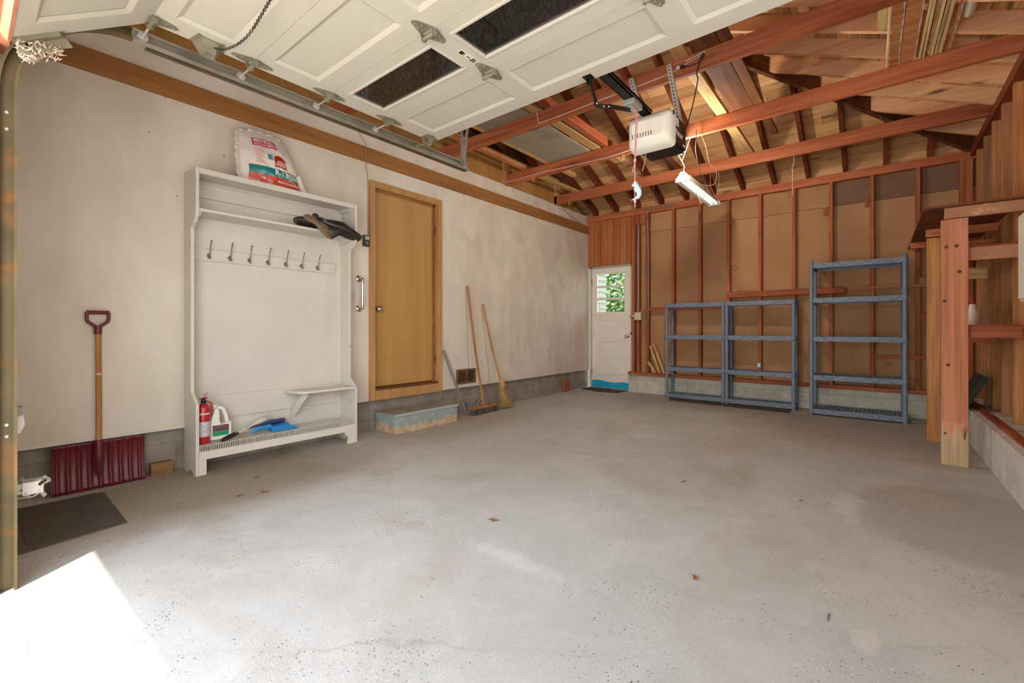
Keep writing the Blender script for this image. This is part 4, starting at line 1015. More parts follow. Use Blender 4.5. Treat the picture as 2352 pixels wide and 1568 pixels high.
B(-3.005, -2.895, 6.79, 6.86, 1.16, 1.285).build('box_body', 'ivory', sb, bevel=0.006)
B(-2.96, -2.94, 6.778, 6.79, 1.215, 1.235).build('toggle', 'white', sb)
MB().lathe([(0.018, 0), (0.022, 0.02), (0.02, 0.05), (0.03, 0.055), (0.03, 0.08), (0.012, 0.09)], (-3.005, 6.83, 1.22), (-1, -0.1, 0.15), 12).build('connector', 'steel', sb)
MB().tube(smoothpath([(-2.90, 6.83, 1.165), (-2.85, 6.83, 1.14), (-2.80, 6.84, 1.16), (-2.79, 6.845, 1.24)], 5), 0.005, 6).build('cable_tail', 'cable_t', sb)
MB().tube(smoothpath([(-2.92, 6.82, 1.285), (-2.88, 6.83, 1.33), (-2.84, 6.835, 1.345)], 5), 0.004, 6).build('cable_tail', 'cable_t', sb)
cable('loose_wire', [(-0.72, 5.88, 2.953), (-0.715, 5.85, 2.87), (-0.72, 5.84, 2.84), (-0.735, 5.845, 2.80), (-0.725, 5.83, 2.76), (-0.728, 5.83, 2.5)], 0.003, 'cable_w', 'thin loose wire dangling from the farthest beam right of the shop light', 'wire')
cable('loose_wire', [(-1.30, 3.12, 2.325), (-1.295, 3.12, 2.27), (-1.30, 3.12, 2.22), (-1.318, 3.12, 2.16)], 0.004, 'cable_t', 'short tan wire hanging under the opener', 'wire')
cable('thin_wire', [(-2.33, 5.89, 2.953), (-2.335, 5.9, 2.7), (-2.33, 5.9, 2.5)], 0.0012, 'conduit', 'hair thin wire hanging straight left of the pull cord', 'wire')
cable('wall_wire', [(XW+0.004, 2.42, 2.96), (XW+0.005, 2.46, 2.90), (XW+0.027, 2.50, 2.82), (XW+0.027, 2.51, 2.66), (XW+0.005, 2.52, 2.6), (XW+0.005, 2.54, 2.50), (XW+0.005, 2.545, 1.95)], 0.0035, 'cable_t', 'thin wire down the white wall to the control beside the ochre door', 'wire')
HK = [(-3.39, 4.63, 2.94, 'first brass hook from the left wall under the bulb beam'), (-3.62, 5.86, 2.945, 'brass hook on the farthest beam next to its left end'), (-2.50, 5.86, 2.945, 'brass hook on the farthest beam behind the pull cord'), (-2.18, 4.67, 2.945, 'brass hook on the bulb beam left of the pull cord'), (-3.87, 5.72, 2.99, 'brass hook screwed to the attic screen post')]
for x, y, z, l in HK:
    p = [(x, y, z+0.05), (x, y, z-0.005)]+[(x+0.0, y-0.022*(1-cos(t)), z-0.02-0.035*sin(t)) for t in [pi*i/10*1.0 for i in range(11)]]+[(x, y-0.05, z+0.0)]
    tag(origin(MB().tube(p, 0.0042, 7).build('ceiling_hook', 'brass'), (x, y, z)), l, 'hook', 'brass hooks on the beams')

# ------------------------------------------------------------------ hall tree bench
ht = thing('hall_tree', (-3.78, 1.65, 0), 'tall white painted hall tree bench against the left wall', 'hall tree')
HB = XW+0.004
def side_outline(y):
    pts = [(HB, 0.0), (HB, 2.145), (-3.645, 2.145), (-3.645, 1.84)]
    pts += [(-3.645-0.03*(1-cos(t)), 1.84-0.055*sin(t)) for t in [pi/2*i/4 for i in range(1, 5)]]
    pts += [(-3.69, 1.765), (-3.748, 1.735), (-3.748, 0.575), (-3.645, 0.495), (-3.645, 0.0), (-3.70, 0.0), (-3.725, 0.022), (-3.78, 0.03), (-3.80, 0.012), (-3.82, 0.0)]
    return [(x, y, z) for x, z in pts]
for y in (1.03, 2.25): MB().prism(side_outline(y), (0, 0.021, 0)).build('side_panel', 'white', ht, bevel=0.002)
Y0, Y1 = 1.051, 2.25
B(HB, HB+0.008, Y0, Y1, 0.18, 2.14).build('back_panel', 'white', ht)
B(HB+0.008, -3.65, Y0, Y1, 2.118, 2.136).build('top_shelf', 'white', ht, bevel=0.002)
B(-3.66, -3.645, Y0, Y1, 2.10, 2.14).build('top_rail', 'white', ht, bevel=0.003)
B(HB+0.008, -3.648, Y0, Y1, 1.84, 1.86).build('cubby_shelf', 'white', ht, bevel=0.003)
B(HB+0.008, HB+0.026, Y0, Y1, 1.99, 2.09).build('back_cleat', 'white', ht, bevel=0.002)
B(HB+0.008, -3.70, Y1-0.02, Y1, 2.085, 2.118).build('shelf_cleat', 'white', ht); B(HB+0.008, -3.70, Y0, Y0+0.02, 2.085, 2.118).build('shelf_cleat', 'white', ht)
for ya in (Y0, Y1-0.02): MB().prism([(HB+0.01, ya, 1.84), (-3.66, ya, 1.84), (-3.69, ya, 1.81), (HB+0.01, ya, 1.79)], (0, 0.02, 0)).build('shelf_cleat', 'white', ht)
B(HB+0.008, HB+0.026, Y0, Y1-0.06, 1.525, 1.615).build('hook_rail', 'white', ht, bevel=0.004)
B(HB+0.008, HB+0.026, Y0+0.09, Y1-0.06, 0.345, 0.52).build('lower_rail', 'white', ht, bevel=0.003)
for y in (1.175, 1.315, 1.452, 1.592, 1.734, 1.868, 2.01):
    x0 = HB+0.026; h_ = MB()
    h_.lathe([(0.011, 0), (0.013, 0.004), (0.008, 0.008)], (x0, y, 1.565), (1, 0, 0), 12)
    h_.tube(smoothpath([(x0+0.006, y, 1.565), (x0+0.022, y, 1.575), (x0+0.034, y, 1.60), (x0+0.043, y, 1.635), (x0+0.058, y, 1.655), (x0+0.062, y, 1.668)], 5), 0.0042, 8)
    h_.lathe([(0.0, -0.008), (0.007, -0.004), (0.008, 0.003), (0.0, 0.009)], (x0+0.062, y, 1.668), (0.3, 0, 1), 10)
    h_.tube(smoothpath([(x0+0.006, y, 1.558), (x0+0.02, y, 1.545), (x0+0.032, y, 1.545), (x0+0.038, y, 1.558)], 5), 0.005, 8)
    h_.lathe([(0.0, -0.012), (0.009, -0.005), (0.011, 0.004), (0.006, 0.012), (0.0, 0.014)], (x0+0.022, y, 1.548), (0.2, 0, 1), 10)
    h_.build('coat_hook', 'nickel', ht)
# wire bench
bw = MB()
zb_ = 0.205
k = 0; y = Y0+0.006
while y < Y1-0.004:
    bw.tube([(HB+0.03, y, zb_), (-3.662, y, zb_), (-3.651, y, zb_-0.004), (-3.648, y, zb_-0.014), (-3.648, y, zb_-0.044)], 0.0028, 5)
    y += 0.0112
for x, z in ((HB+0.03, zb_-0.005), (-3.76, zb_-0.005), (-3.665, zb_-0.006), (-3.649, zb_-0.044)): bw.cyl((x, Y0, z), (x, Y1, z), 0.0035, 6)
bw.build('wire_bench', 'white_old', ht)
B(-3.667, -3.647, Y0, Y1, 0.105, 0.16).build('apron', 'white_old', ht, bevel=0.003)
B(HB+0.01, -3.66, Y0+0.0, Y0+0.02, 0.12, 0.16).build('seat_cleat', 'white_old', ht); B(HB+0.01, -3.66, Y1-0.02, Y1, 0.12, 0.16).build('seat_cleat', 'white_old', ht)
B(-3.667, -3.646, Y0, Y0+0.045, 0.0, 0.105).build('front_leg', 'white_old', ht, bevel=0.003)
MB().prism([(-3.667, Y1-0.075, 0.0), (-3.667, Y1, 0.0), (-3.667, Y1, 0.105), (-3.667, Y1-0.10, 0.105), (-3.667, Y1-0.09, 0.075), (-3.667, Y1-0.06, 0.06)], (0.021, 0, 0)).build('front_leg', 'white_old', ht, bevel=0.003)
MB().prism([(-3.70, Y1-0.002, 0.08), (-3.86, Y1-0.002, 0.05), (-3.86, Y1-0.002, 0.105), (-3.70, Y1-0.002, 0.105)], (0, -0.03, 0)).build('foot_block', 'white_old', ht)
# corner seat with its brace
cs = MB().prism([(HB+0.026, 1.72, 0.483), (-3.70, 1.76, 0.483), (-3.648, 1.815, 0.483), (-3.648, Y1, 0.483), (HB+0.026, Y1, 0.483)], (0, 0, 0.02)).build('corner_shelf', 'white', ht, bevel=0.002)
MB().beam((HB+0.03, 1.80, 0.30), (-3.70, 1.83, 0.478), 0.055, 0.018, up=(1, 0, 1)).build('shelf_brace', 'white', ht, bevel=0.002)
MB().prism([(HB+0.03, Y1-0.018, 0.483), (-3.66, Y1-0.018, 0.483), (-3.70, Y1-0.018, 0.43), (HB+0.03, Y1-0.018, 0.42)], (0, 0.016, 0)).build('shelf_brace', 'white', ht)
for p in ((-3.72, 0.36), (-3.71, 1.24), (-3.71, 1.05), (-3.73, 0.86)): MB().lathe([(0.010, 0), (0.010, 0.002), (0.004, 0.003)], (p[0], Y1, p[1]), (0, -1, 0), 10).build('screw_plug', 'brass', ht)
MB().lathe([(0.012, 0), (0.012, 0.002), (0.004, 0.003)], (-3.765, 1.03, 1.61), (0, -1, 0), 10).build('screw_plug', 'brass', ht)

# insulation bag on top
bag = thing('insulation_bag', (-3.75, 1.57, 2.146), 'white plastic bag of insulation with teal and red bands on the hall tree top', 'bag')
def bag_pt(u, v, off=0.0):   # u 0..1 along y (left to right), v 0..1 up; front face of the pillow
    yl = 1.352+0.004*v-0.012*sin(pi*v); yr = 1.80-0.10*v**1.6+0.015*sin(pi*v)
    ztop = 2.555+0.03*sin(pi*min(1, max(0, u)))**0.7
    z = 2.147+(ztop-2.147)*v
    y = yl+(yr-yl)*u
    bulge = 0.085*(max(0.0, sin(pi*min(max(u, 0), 1)))**0.45)*(max(0.0, 1-(2*v-0.92)**2*0.70))
    wr = 0.004*sin(17*u+9*v)*sin(11*v+3)+0.003*sin(31*u-13*v)+0.0025*sin(23*v+5*u)
    x = -3.775-0.06*v+bulge+wr*(0.4+bulge*8)
    return Vector((x+off, y, z))
NB = 40; bg = MB(); vs = []; fs = []
for j in range(NB+1):
    for i in range(NB+1): vs.append(bag_pt(i/NB, j/NB))
n1 = len(vs)
for j in range(NB+1):
    for i in range(NB+1):
        p = bag_pt(i/NB, j/NB); u, v = i/NB, j/NB
        vs.append(Vector((max(XW+0.004, -3.79-0.06*v-0.10*(sin(pi*u)**0.6)*(1-(2*v-0.9)**2*0.7)), p.y, p.z)))
W = NB+1
for j in range(NB):
    for i in range(NB):
        a = j*W+i; fs.append((a, a+1, a+W+1, a+W)); fs.append((n1+a, n1+a+W, n1+a+W+1, n1+a+1))
for i in range(NB):
    for j_ in (0, NB): a = j_*W+i; fs.append((a, n1+a, n1+a+1, a+1))
    for i_ in (0, NB): a = i*W+i_; fs.append((a, a+W, n1+a+W, n1+a))
bg.add(vs, fs, True); bgo = bg.build('bag_body', 'bag', bag)
# crimped film fins at the edges and the twisted tail
fin = MB(); n = 24
a = [bag_pt(0.0, k/n)+Vector((0.0, -0.012-0.006*sin(k*1.7), 0)) for k in range(n+1)]; b = [bag_pt(0.02, k/n) for k in range(n+1)]
for k in range(n): fin.add([a[k], a[k+1], b[k+1], b[k], a[k]+Vector((-.003, 0, 0)), a[k+1]+Vector((-.003, 0, 0)), b[k+1]+Vector((-.003, 0, 0)), b[k]+Vector((-.003, 0, 0))], [(0, 1, 2, 3), (7, 6, 5, 4), (0, 3, 7, 4), (1, 5, 6, 2), (0, 4, 5, 1), (3, 2, 6, 7)], True)
fin.build('film_seam', 'bag', bag); fin = MB()
a = [bag_pt(k/n, 1.0)+Vector((-0.004, 0, 0.012+0.008*sin(k*1.3))) for k in range(n+1)]; b = [bag_pt(k/n, 0.985) for k in range(n+1)]
for k in range(n): fin.add([a[k], a[k+1], b[k+1], b[k], a[k]+Vector((-.003, 0, 0)), a[k+1]+Vector((-.003, 0, 0)), b[k+1]+Vector((-.003, 0, 0)), b[k]+Vector((-.003, 0, 0))], [(0, 1, 2, 3), (7, 6, 5, 4), (0, 3, 7, 4), (1, 5, 6, 2), (0, 4, 5, 1), (3, 2, 6, 7)], True)
fin.build('film_seam', 'bag', bag); fin = MB()
fin.tube([bag_pt(0.99, 0.35)+Vector((-0.03, 0, 0)), bag_pt(0.99, 0.25)+Vector((-0.03, 0.02, 0)), bag_pt(0.99, 0.12)+Vector((-0.03, 0.05, 0)), bag_pt(0.99, 0.12)+Vector((-0.02, 0.08, -0.02))], [0.05, 0.035, 0.022, 0.01], 12)
fin.build('twisted_end', 'bag', bag)
def decal(name, mat, u0, u1, v0, v1, off=0.002, nu=16, nv=8, fn=None):
    vs = []; fs = []
    for j in range(nv+1):
        for i in range(nu+1):
            u = u0+(u1-u0)*i/nu; v = v0+(v1-v0)*j/nv
            if fn: u, v = fn(u, v, i/nu, j/nv)
            vs.append(bag_pt(u, v, off))
    for j in range(nv):
        for i in range(nu): a = j*(nu+1)+i; fs.append((a, a+1, a+nu+2, a+nu+1))
    return MB().add(vs, fs, True).build(name, mat, bgo, fix=False)
def bag_text(txt, u, v, size, mat='letter_w', sx=1.0, off=0.0036, bold=0.02, name='lettering'):
    vs, fs = text_mesh(txt, 1.0, bold)
    m = MB(); m.add([bag_pt(u+p[0]*size*sx/0.45, v+p[1]*size/0.40, off) for p in vs], fs)
    return m.build(name, mat, bgo, fix=False)
decal('magenta_banner', 'magenta', 0.22, 0.66, 0.70, 0.845)
bag_text('MINI ROLL', 0.245, 0.775, 0.036)
bag_text('ROLLO MINI', 0.25, 0.72, 0.022, sx=1.4, bold=0.01)
decal('teal_band', 'teal', 0.13, 0.985, 0.19, 0.335)
decal('red_band', 'bagred', 0.12, 0.985, 0.055, 0.19)
bag_text('R-13', 0.53, 0.225, 0.055, bold=0.02)
bag_text('UNFACED', 0.755, 0.275, 0.023)
bag_text('THERMAL', 0.755, 0.215, 0.028, sx=0.95)
bag_text('146', 0.30, 0.11, 0.026)
bag_text('FIBERGLAS INSULATION', 0.58, 0.105, 0.017)
def arch(u, v, a, b): return (u, 0.37+(v-0.37)*(1.0-0.30*(2*a-1)**2))
decal('logo_arch', 'logored', 0.545, 0.765, 0.37, 0.60, fn=arch)
bag_text('OWENS', 0.59, 0.455, 0.022, sx=1.0); bag_text('CORNING', 0.558, 0.40, 0.026, sx=0.95)
for k in range(9): decal('small_print', 'pinkprint', 0.24, 0.41-0.03*(k % 3), 0.40+0.03*k, 0.412+0.03*k, nu=6, nv=2)
decal('blue_print', 'bluelabel', 0.44, 0.52, 0.475, 0.575, nu=6, nv=4)

# black garment bag on the cubby shelf
gm = thing('folded_garment', (-3.70, 2.0, 1.862), 'crumpled black nylon bag with tan lining hanging off the cubby shelf', 'bag')
g = MB(); NU, NV = 44, 10; vs = []; fs = []
def gar(u, a):
    y = 1.745+0.545*u
    zc = 1.905-0.02*u+0.018*sin(3.2*u+0.5)+(-0.05*max(0, u-0.72)*3)
    rz = 0.048*(0.35+0.65*sin(pi*min(1, max(0.06, u*0.94+0.03)))**0.55)*(1+0.18*sin(11*u)); rx = 0.085*(0.5+0.5*sin(pi*min(1, u+0.05)))
    x = -3.70+0.045*u+rx*cos(a)*(1+0.1*sin(9*u)); z = zc+rz*sin(a)*(1+0.25*sin(3*a+8*u))
    return Vector((x, y, z))
for i in range(NU+1):
    for k in range(20): vs.append(gar(i/NU, 2*pi*k/20))
for i in range(NU):
    for k in range(20): fs.append((i*20+k, i*20+(k+1) % 20, (i+1)*20+(k+1) % 20, (i+1)*20+k))
g.add(vs, fs, True); g.add(vs[:20], [tuple(range(20))]); g.add(vs[-20:], [tuple(range(20))])
gb_ = g.build('nylon_body', 'garment', gm)
def flap(pts, thick, name, mat):
    m = MB(); n = len(pts); c = sum((Vector(p) for p in pts), Vector())/n+Vector((0.012, 0, 0.004))
    vs = [Vector(p) for p in pts]+[c]; vs2 = [v-Vector((thick, 0, 0)) for v in vs]
    fs = [(i, (i+1) % n, n) for i in range(n)]+[(n+1+(i+1) % n, n+1+i, 2*n+1) for i in range(n)]+[(i, n+1+i, n+1+(i+1) % n, (i+1) % n) for i in range(n)]
    m.add(vs+vs2, fs, True); return m.build(name, mat, gm)
FX = -3.612
lp = smoothpath([(FX, 1.76, 1.93), (FX, 1.80, 1.905), (FX+.004, 1.86, 1.885), (FX+.006, 1.90, 1.84), (FX+.004, 1.95, 1.80), (FX, 2.0, 1.785), (FX, 2.025, 1.80), (FX+.004, 2.02, 1.84), (FX+.006, 1.97, 1.88), (FX+.004, 1.90, 1.91), (FX+.002, 1.84, 1.945), (FX, 1.79, 1.955), (FX, 1.76, 1.93)], 4)
flap(lp[:-1], 0.008, 'lining', 'garment_in')
MB().tube(lp, 0.003, 6, cap=False).build('piping', 'piping', gm)
flap(smoothpath([(FX+.006, 1.955, 1.865), (FX+.01, 2.0, 1.80), (FX+.006, 2.03, 1.80), (FX+.01, 2.09, 1.845), (FX+.008, 2.11, 1.89), (FX+.012, 2.02, 1.905)], 4), 0.01, 'side_flap', 'garment')
flap(smoothpath([(FX+.006, 1.90, 1.95), (FX+.012, 2.0, 1.925), (FX+.014, 2.15, 1.915), (FX+.01, 2.285, 1.86), (FX+.008, 2.275, 1.835), (FX+.012, 2.16, 1.86), (FX+.012, 2.03, 1.885), (FX+.01, 1.93, 1.91)], 4), 0.012, 'top_fold', 'garment')
MB().tube(smoothpath([(FX+.01, 1.885, 1.955), (FX+.016, 1.93, 1.945), (FX+.018, 1.95, 1.915), (FX+.016, 2.0, 1.905), (FX+.016, 2.1, 1.905)], 5), [0.004]*21, 6).build('piping', 'piping', gm)
MB().lathe([(0.0, -0.03), (0.018, -0.02), (0.024, 0.0), (0.018, 0.02), (0, 0.03)], (FX-0.01, 1.87, 1.955), (0, 1, -0.2), 12).build('rolled_end', 'black', gm)

# items on the bench
fe = thing('fire_extinguisher', (-3.715, 1.108, 0.209), 'red fire extinguisher on the left end of the wire bench', 'fire extinguisher')
c = (-3.715, 1.097, 0.209)
MB().lathe([(0.036, 0), (0.040, 0.006), (0.040, 0.235), (0.037, 0.255), (0.026, 0.272), (0.014, 0.28), (0.014, 0.29)], c, (0, 0, 1), 24).build('cylinder', 'red_ext', fe)
MB().lathe([(0.0408, 0.05), (0.0408, 0.155)], c, (0, 0, 1), 24, cap=False).build('label', 'label_grey', fe)
MB().lathe([(0.0415, 0.205), (0.0415, 0.216)], c, (0, 0, 1), 24, cap=False).build('strap', 'white', fe)
vl = MB(); vl.lathe([(0.016, 0.28), (0.016, 0.305), (0.010, 0.315)], c, (0, 0, 1), 12); vl.beam((c[0]-0.03, c[1]-0.01, 0.52), (c[0]+0.045, c[1]+0.005, 0.535), 0.014, 0.005); vl.beam((c[0]-0.02, c[1]-0.008, 0.505), (c[0]+0.045, c[1]+0.005, 0.505), 0.012, 0.005); vl.build('valve_handle', 'black', fe)
MB().tube(smoothpath([(c[0], c[1]+0.015, 0.505), (c[0]+0.01, c[1]+0.042, 0.49), (c[0]+0.01, c[1]+0.048, 0.45), (c[0]+0.012, c[1]+0.046, 0.40)], 5), 0.006, 8).build('hose', 'capred', fe)
tg = MB(); 
for k in range(10):
    q = Vector((c[0]+random.uniform(-0.015, 0.02), c[1]+random.uniform(-0.01, 0.02), 0.53+random.uniform(-0.01, 0.02))); tg.tube([q, q+Vector((random.uniform(-.01, .015), random.uniform(-.012, .015), random.uniform(0, .025)))], [0.006, 0.0035], 5)
tg.build('safety_tag', 'pink', fe)
jg = thing('plastic_jug', (-3.77, 1.20, 0.209), 'white plastic jug with green label beside the fire extinguisher', 'jug')
jo = [(1.135, 0), (1.268, 0), (1.275, 0.012), (1.276, 0.13), (1.262, 0.155), (1.245, 0.205), (1.232, 0.225), (1.212, 0.235), (1.192, 0.232), (1.185, 0.215), (1.165, 0.20), (1.14, 0.16), (1.13, 0.12)]
JH = [(1.213, 0.115), (1.237, 0.130), (1.235, 0.165), (1.222, 0.205), (1.208, 0.212), (1.200, 0.195), (1.203, 0.15)]
def jug_ring():
    m = MB(); outer = [(-3.825, y, 0.209+z) for y, z in jo]
    # handle side as a bent tube, body as a prism
    m.prism([(-3.82, y, 0.209+z) for y, z in [(1.135, 0), (1.268, 0), (1.275, 0.012), (1.276, 0.128), (1.21, 0.108), (1.20, 0.135), (1.197, 0.20), (1.19, 0.228), (1.165, 0.228), (1.15, 0.18), (1.132, 0.12), (1.13, 0.01)]], (0.09, 0, 0))
    return m
bd = jug_ring().build('jug_body', 'jug', jg, bevel=0.012)
MB().tube(smoothpath([(-3.775, 1.185, 0.43), (-3.775, 1.215, 0.437), (-3.775, 1.234, 0.42), (-3.775, 1.250, 0.375), (-3.775, 1.258, 0.33)], 6), [0.014]*25, 10).build('jug_handle', 'jug', jg)
MB().lathe([(0.019, 0), (0.02, 0.002), (0.02, 0.028), (0.017, 0.031)], (-3.775, 1.175, 0.435), (0, 0, 1), 16).build('jug_cap', 'jug', jg)
B(-3.7305, -3.7285, 1.15, 1.255, 0.24, 0.272).build('label_band', 'green', jg); B(-3.7305, -3.7285, 1.15, 1.255, 0.273, 0.318).build('label', 'lab_dark', jg)
jg.location.y += 0.008
dp = thing('dustpan', (-3.70, 1.60, 0.209), 'bright blue plastic dustpan lying on the wire bench', 'dustpan')
d_ = MB()
L = [(-3.80, 1.555), (-3.665, 1.545), (-3.665, 1.745), (-3.80, 1.755)]
d_.prism([(x, y, 0.212) for x, y in L], (0, 0, 0.003))
d_.hexa([(-3.668, 1.545, 0.213), (-3.664, 1.545, 0.213), (-3.664, 1.745, 0.213), (-3.668, 1.745, 0.213)], [(-3.662, 1.53, 0.258), (-3.657, 1.53, 0.258), (-3.657, 1.71, 0.246), (-3.662, 1.71, 0.246)])
d_.hexa([(-3.80, 1.555, 0.213), (-3.665, 1.545, 0.213), (-3.665, 1.549, 0.213), (-3.80, 1.559, 0.213)], [(-3.805, 1.535, 0.258), (-3.66, 1.53, 0.258), (-3.66, 1.535, 0.258), (-3.805, 1.54, 0.258)])
d_.hexa([(-3.804, 1.555, 0.213), (-3.80, 1.555, 0.213), (-3.80, 1.755, 0.213), (-3.804, 1.755, 0.213)], [(-3.81, 1.535, 0.258), (-3.805, 1.535, 0.258), (-3.805, 1.72, 0.25), (-3.81, 1.72, 0.25)])
d_.build('pan', 'blue', dp, bevel=0.002)
MB().tube(smoothpath([(-3.705, 1.545, 0.252), (-3.70, 1.49, 0.252), (-3.695, 1.44, 0.245), (-3.69, 1.405, 0.228)], 5), [0.02, 0.02, 0.019, 0.018, 0.017, 0.0165, 0.016, 0.016, 0.016, 0.016, 0.016, 0.0155, 0.015, 0.013, 0.009, 0.006][:16], 10).build('handle', 'blue', dp)
hb = thing('hand_brush', (-3.77, 1.55, 0.22), 'navy hand brush with grey bristles lying behind the blue dustpan', 'brush')
MB().tube(smoothpath([(-3.76, 1.40, 0.255), (-3.765, 1.50, 0.268), (-3.77, 1.58, 0.272), (-3.775, 1.68, 0.27)], 6), [0.010]*6+[0.014]*6+[0.018]*7, 10).build('brush_handle', 'navy', hb)
bf = MB(); random.seed(5)
for k in range(420):
    p = Vector((-3.775+random.gauss(0, 0.012), random.uniform(1.57, 1.685), 0.272)); a = random.uniform(0, 2*pi)
    dd = Vector((cos(a)*0.022, random.gauss(0, 0.010), sin(a)*0.022 if sin(a) > -0.3 else 0.01)); bf.tube([p, p+dd], [0.002, 0.0008], 3, cap=False)
bf.build('bristles', 'greyfluff', hb)
sbz = thing('scrub_brush', (-3.78, 1.42, 0.22), 'long white handled scrub brush with dark grip on the wire bench', 'brush')
MB().tube(smoothpath([(-3.69, 1.30, 0.245), (-3.72, 1.385, 0.262), (-3.76, 1.46, 0.285), (-3.785, 1.53, 0.30), (-3.795, 1.56, 0.298)], 6), [0.007]*10+[0.010, 0.013, 0.016, 0.019, 0.021, 0.022, 0.022, 0.022, 0.021, 0.02, 0.018, 0.016, 0.013, 0.009, 0.005], 10).build('brush_handle', 'white', sbz)
gl = MB(); GP = smoothpath([(-3.688, 1.31, 0.245), (-3.665, 1.28, 0.238), (-3.65, 1.235, 0.226), (-3.655, 1.205, 0.217), (-3.675, 1.20, 0.218), (-3.70, 1.24, 0.229), (-3.708, 1.29, 0.243), (-3.694, 1.315, 0.247)], 5); gl.tube(GP, 0.0085, 8); gl.build('grip_loop', 'black', sbz)

# ------------------------------------------------------------------ left wall things
sh = thing('snow_shovel', (-3.90, 0.57, 0), 'maroon ribbed snow shovel with wooden shaft leaning on the left wall', 'shovel')
# blade: ribbed curved sheet
NX, NZ = 90, 14; vs = []; fs = []
def blade(i, j):
    u, v = i/NX, j/NZ
    y = 0.352+0.448*u; z = 0.005+0.295*v
    c = 0.5+0.5*cos(2*pi*9*(u-0.5)); rib = 0.012*(c**3)*(1-0.6*max(0, v-0.85)/0.15)
    edge = 0.012*(max(0, abs(u-0.5)-0.47)/0.03)
    x = -3.878-0.028*sin(pi*v*0.85)+0.016*(1-v)**2+rib+edge+(0.014*max(0, (v-0.93)/0.07))
    return (x, y, z)
for j in range(NZ+1):
    for i in range(NX+1): vs.append(blade(i, j))
n1 = len(vs); vs += [(x-0.004, y, z) for x, y, z in vs]
for j in range(NZ):
    for i in range(NX):
        a = j*(NX+1)+i; fs += [(a, a+1, a+NX+2, a+NX+1), (n1+a, n1+a+NX+1, n1+a+NX+2, n1+a+1)]
for i in range(NX):
    for j in (0, NZ): a = j*(NX+1)+i; fs.append((a, n1+a, n1+a+1, a+1))
for j in range(NZ):
    for i in (0, NX): a = j*(NX+1)+i; fs.append((a, a+NX+1, n1+a+NX+1, n1+a))
MB().add(vs, fs, True).build('blade', 'maroon', sh)
MB().tube([(-3.862, 0.566, 0.07), (-3.858, 0.566, 0.12), (-3.866, 0.566, 0.22), (-3.872, 0.566, 0.31)], [0.006, 0.019, 0.021, 0.021], 14).build('socket', 'maroon', sh)
MB().tube([(-3.87, 0.566, 0.26), (-3.868, 0.565, 0.6), (-3.872, 0.563, 1.03)], 0.0155, 14).build('shaft', 'handlewood', sh)
g = MB(); gx = -3.875; gy = 0.562
g.tube([(gx, gy, 0.985), (gx, gy, 1.04)], [0.0195, 0.021], 12)
for sg in (-1, 1): g.tube(smoothpath([(gx, gy+sg*0.012, 1.035), (gx, gy+sg*0.038, 1.058), (gx, gy+sg*0.051, 1.075), (gx, gy+sg*0.052, 1.125)], 4), 0.0095, 8)
g.cyl((gx, gy-0.054, 1.125), (gx, gy+0.054, 1.125), 0.0115, 12)
for k in range(9): g.torus((gx, gy-0.04+0.01*k, 1.125), 0.011, 0.0025, (0, 1, 0), 12, 5)
g.build('grip', 'maroon', sh)
MB().lathe([(0.0165, -0.006), (0.0175, 0.0), (0.0165, 0.006)], (-3.87, 0.564, 0.73), (0, 0, 1), 12).build('wire_wrap', 'steel', sh)
rm = thing('rubber_mat', (-3.38, 0.37, 0), 'dark ribbed rubber mat on the floor below the snow shovel', 'mat')
def matpts(z, ins=0.0): return [(-3.00+ -ins, 0.15+ins, z), (-3.06-ins, 0.562-ins, z), (-3.74+ins, 0.572-ins, z), (-3.77+ins, 0.2+ins, z)]
MB().hexa(matpts(0.001), matpts(0.006, 0.004)).build('mat_base', 'rubber', rm)
rb = MB(); 
for k in range(64):
    x = -3.10-0.0101*k; rb.box(x, x+0.0052, 0.20+0.0*k, 0.53, 0.006, 0.0105)
rb.build('ribs', 'rubber', rm)
tag(origin(B(-3.945, -3.875, 0.835, 0.96, 0, 0.085).build('wood_block', 'block', bevel=0.004), (-3.91, 0.9, 0)), 'brown wood block on the floor between the shovel and hall tree', 'wood block')
tag(origin(B(-3.95, -3.90, 6.15, 6.29, 0, 0.19).build('wood_block', 'red_z', bevel=0.003), (-3.92, 6.2, 0)), 'reddish wood block against the left wall base near the white door', 'wood block')

gr = thing('grab_bar', (XW, 2.445, 1.36), 'chrome grab bar between the hall tree and ochre door', 'grab bar')
MB().tube(smoothpath([(XW+0.006, 2.445, 1.505), (XW+0.045, 2.445, 1.505), (XW+0.062, 2.445, 1.485), (XW+0.064, 2.445, 1.36), (XW+0.062, 2.445, 1.235), (XW+0.045, 2.445, 1.215), (XW+0.006, 2.445, 1.215)], 6), 0.0125, 12).build('bar', 'chrome', gr)
for z in (1.505, 1.215): MB().lathe([(0.034, 0), (0.034, 0.005), (0.028, 0.010), (0.014, 0.012)], (XW, 2.445, z), (1, 0, 0), 20).build('flange', 'chrome', gr)
ctl = thing('opener_control', (XW, 2.52, 1.88), 'black opener wall control with a pale button beside the ochre door', 'wall control')
B(XW, XW+0.02, 2.487, 2.553, 1.828, 1.938).build('control_body', 'black', ctl, bevel=0.003)
B(XW+0.02, XW+0.023, 2.503, 2.547, 1.895, 1.926).build('button', 'label_grey', ctl)
vs, fs = text_mesh('LOCK', 0.009, 0.0); MB().add([(XW+0.0206, 2.511+p[0]*1.1, 1.868+p[1]) for p in vs], fs).build('lettering', 'letter_w', ctl, fix=False)
vs, fs = text_mesh('LIGHT', 0.009, 0.0); MB().add([(XW+0.0206, 2.511+p[0]*1.1, 1.850+p[1]) for p in vs], fs).build('lettering', 'letter_w', ctl, fix=False)
lsw = thing('light_switch', (XW, 2.375, 1.33), 'white light switch plate partly behind the hall tree', 'light switch')
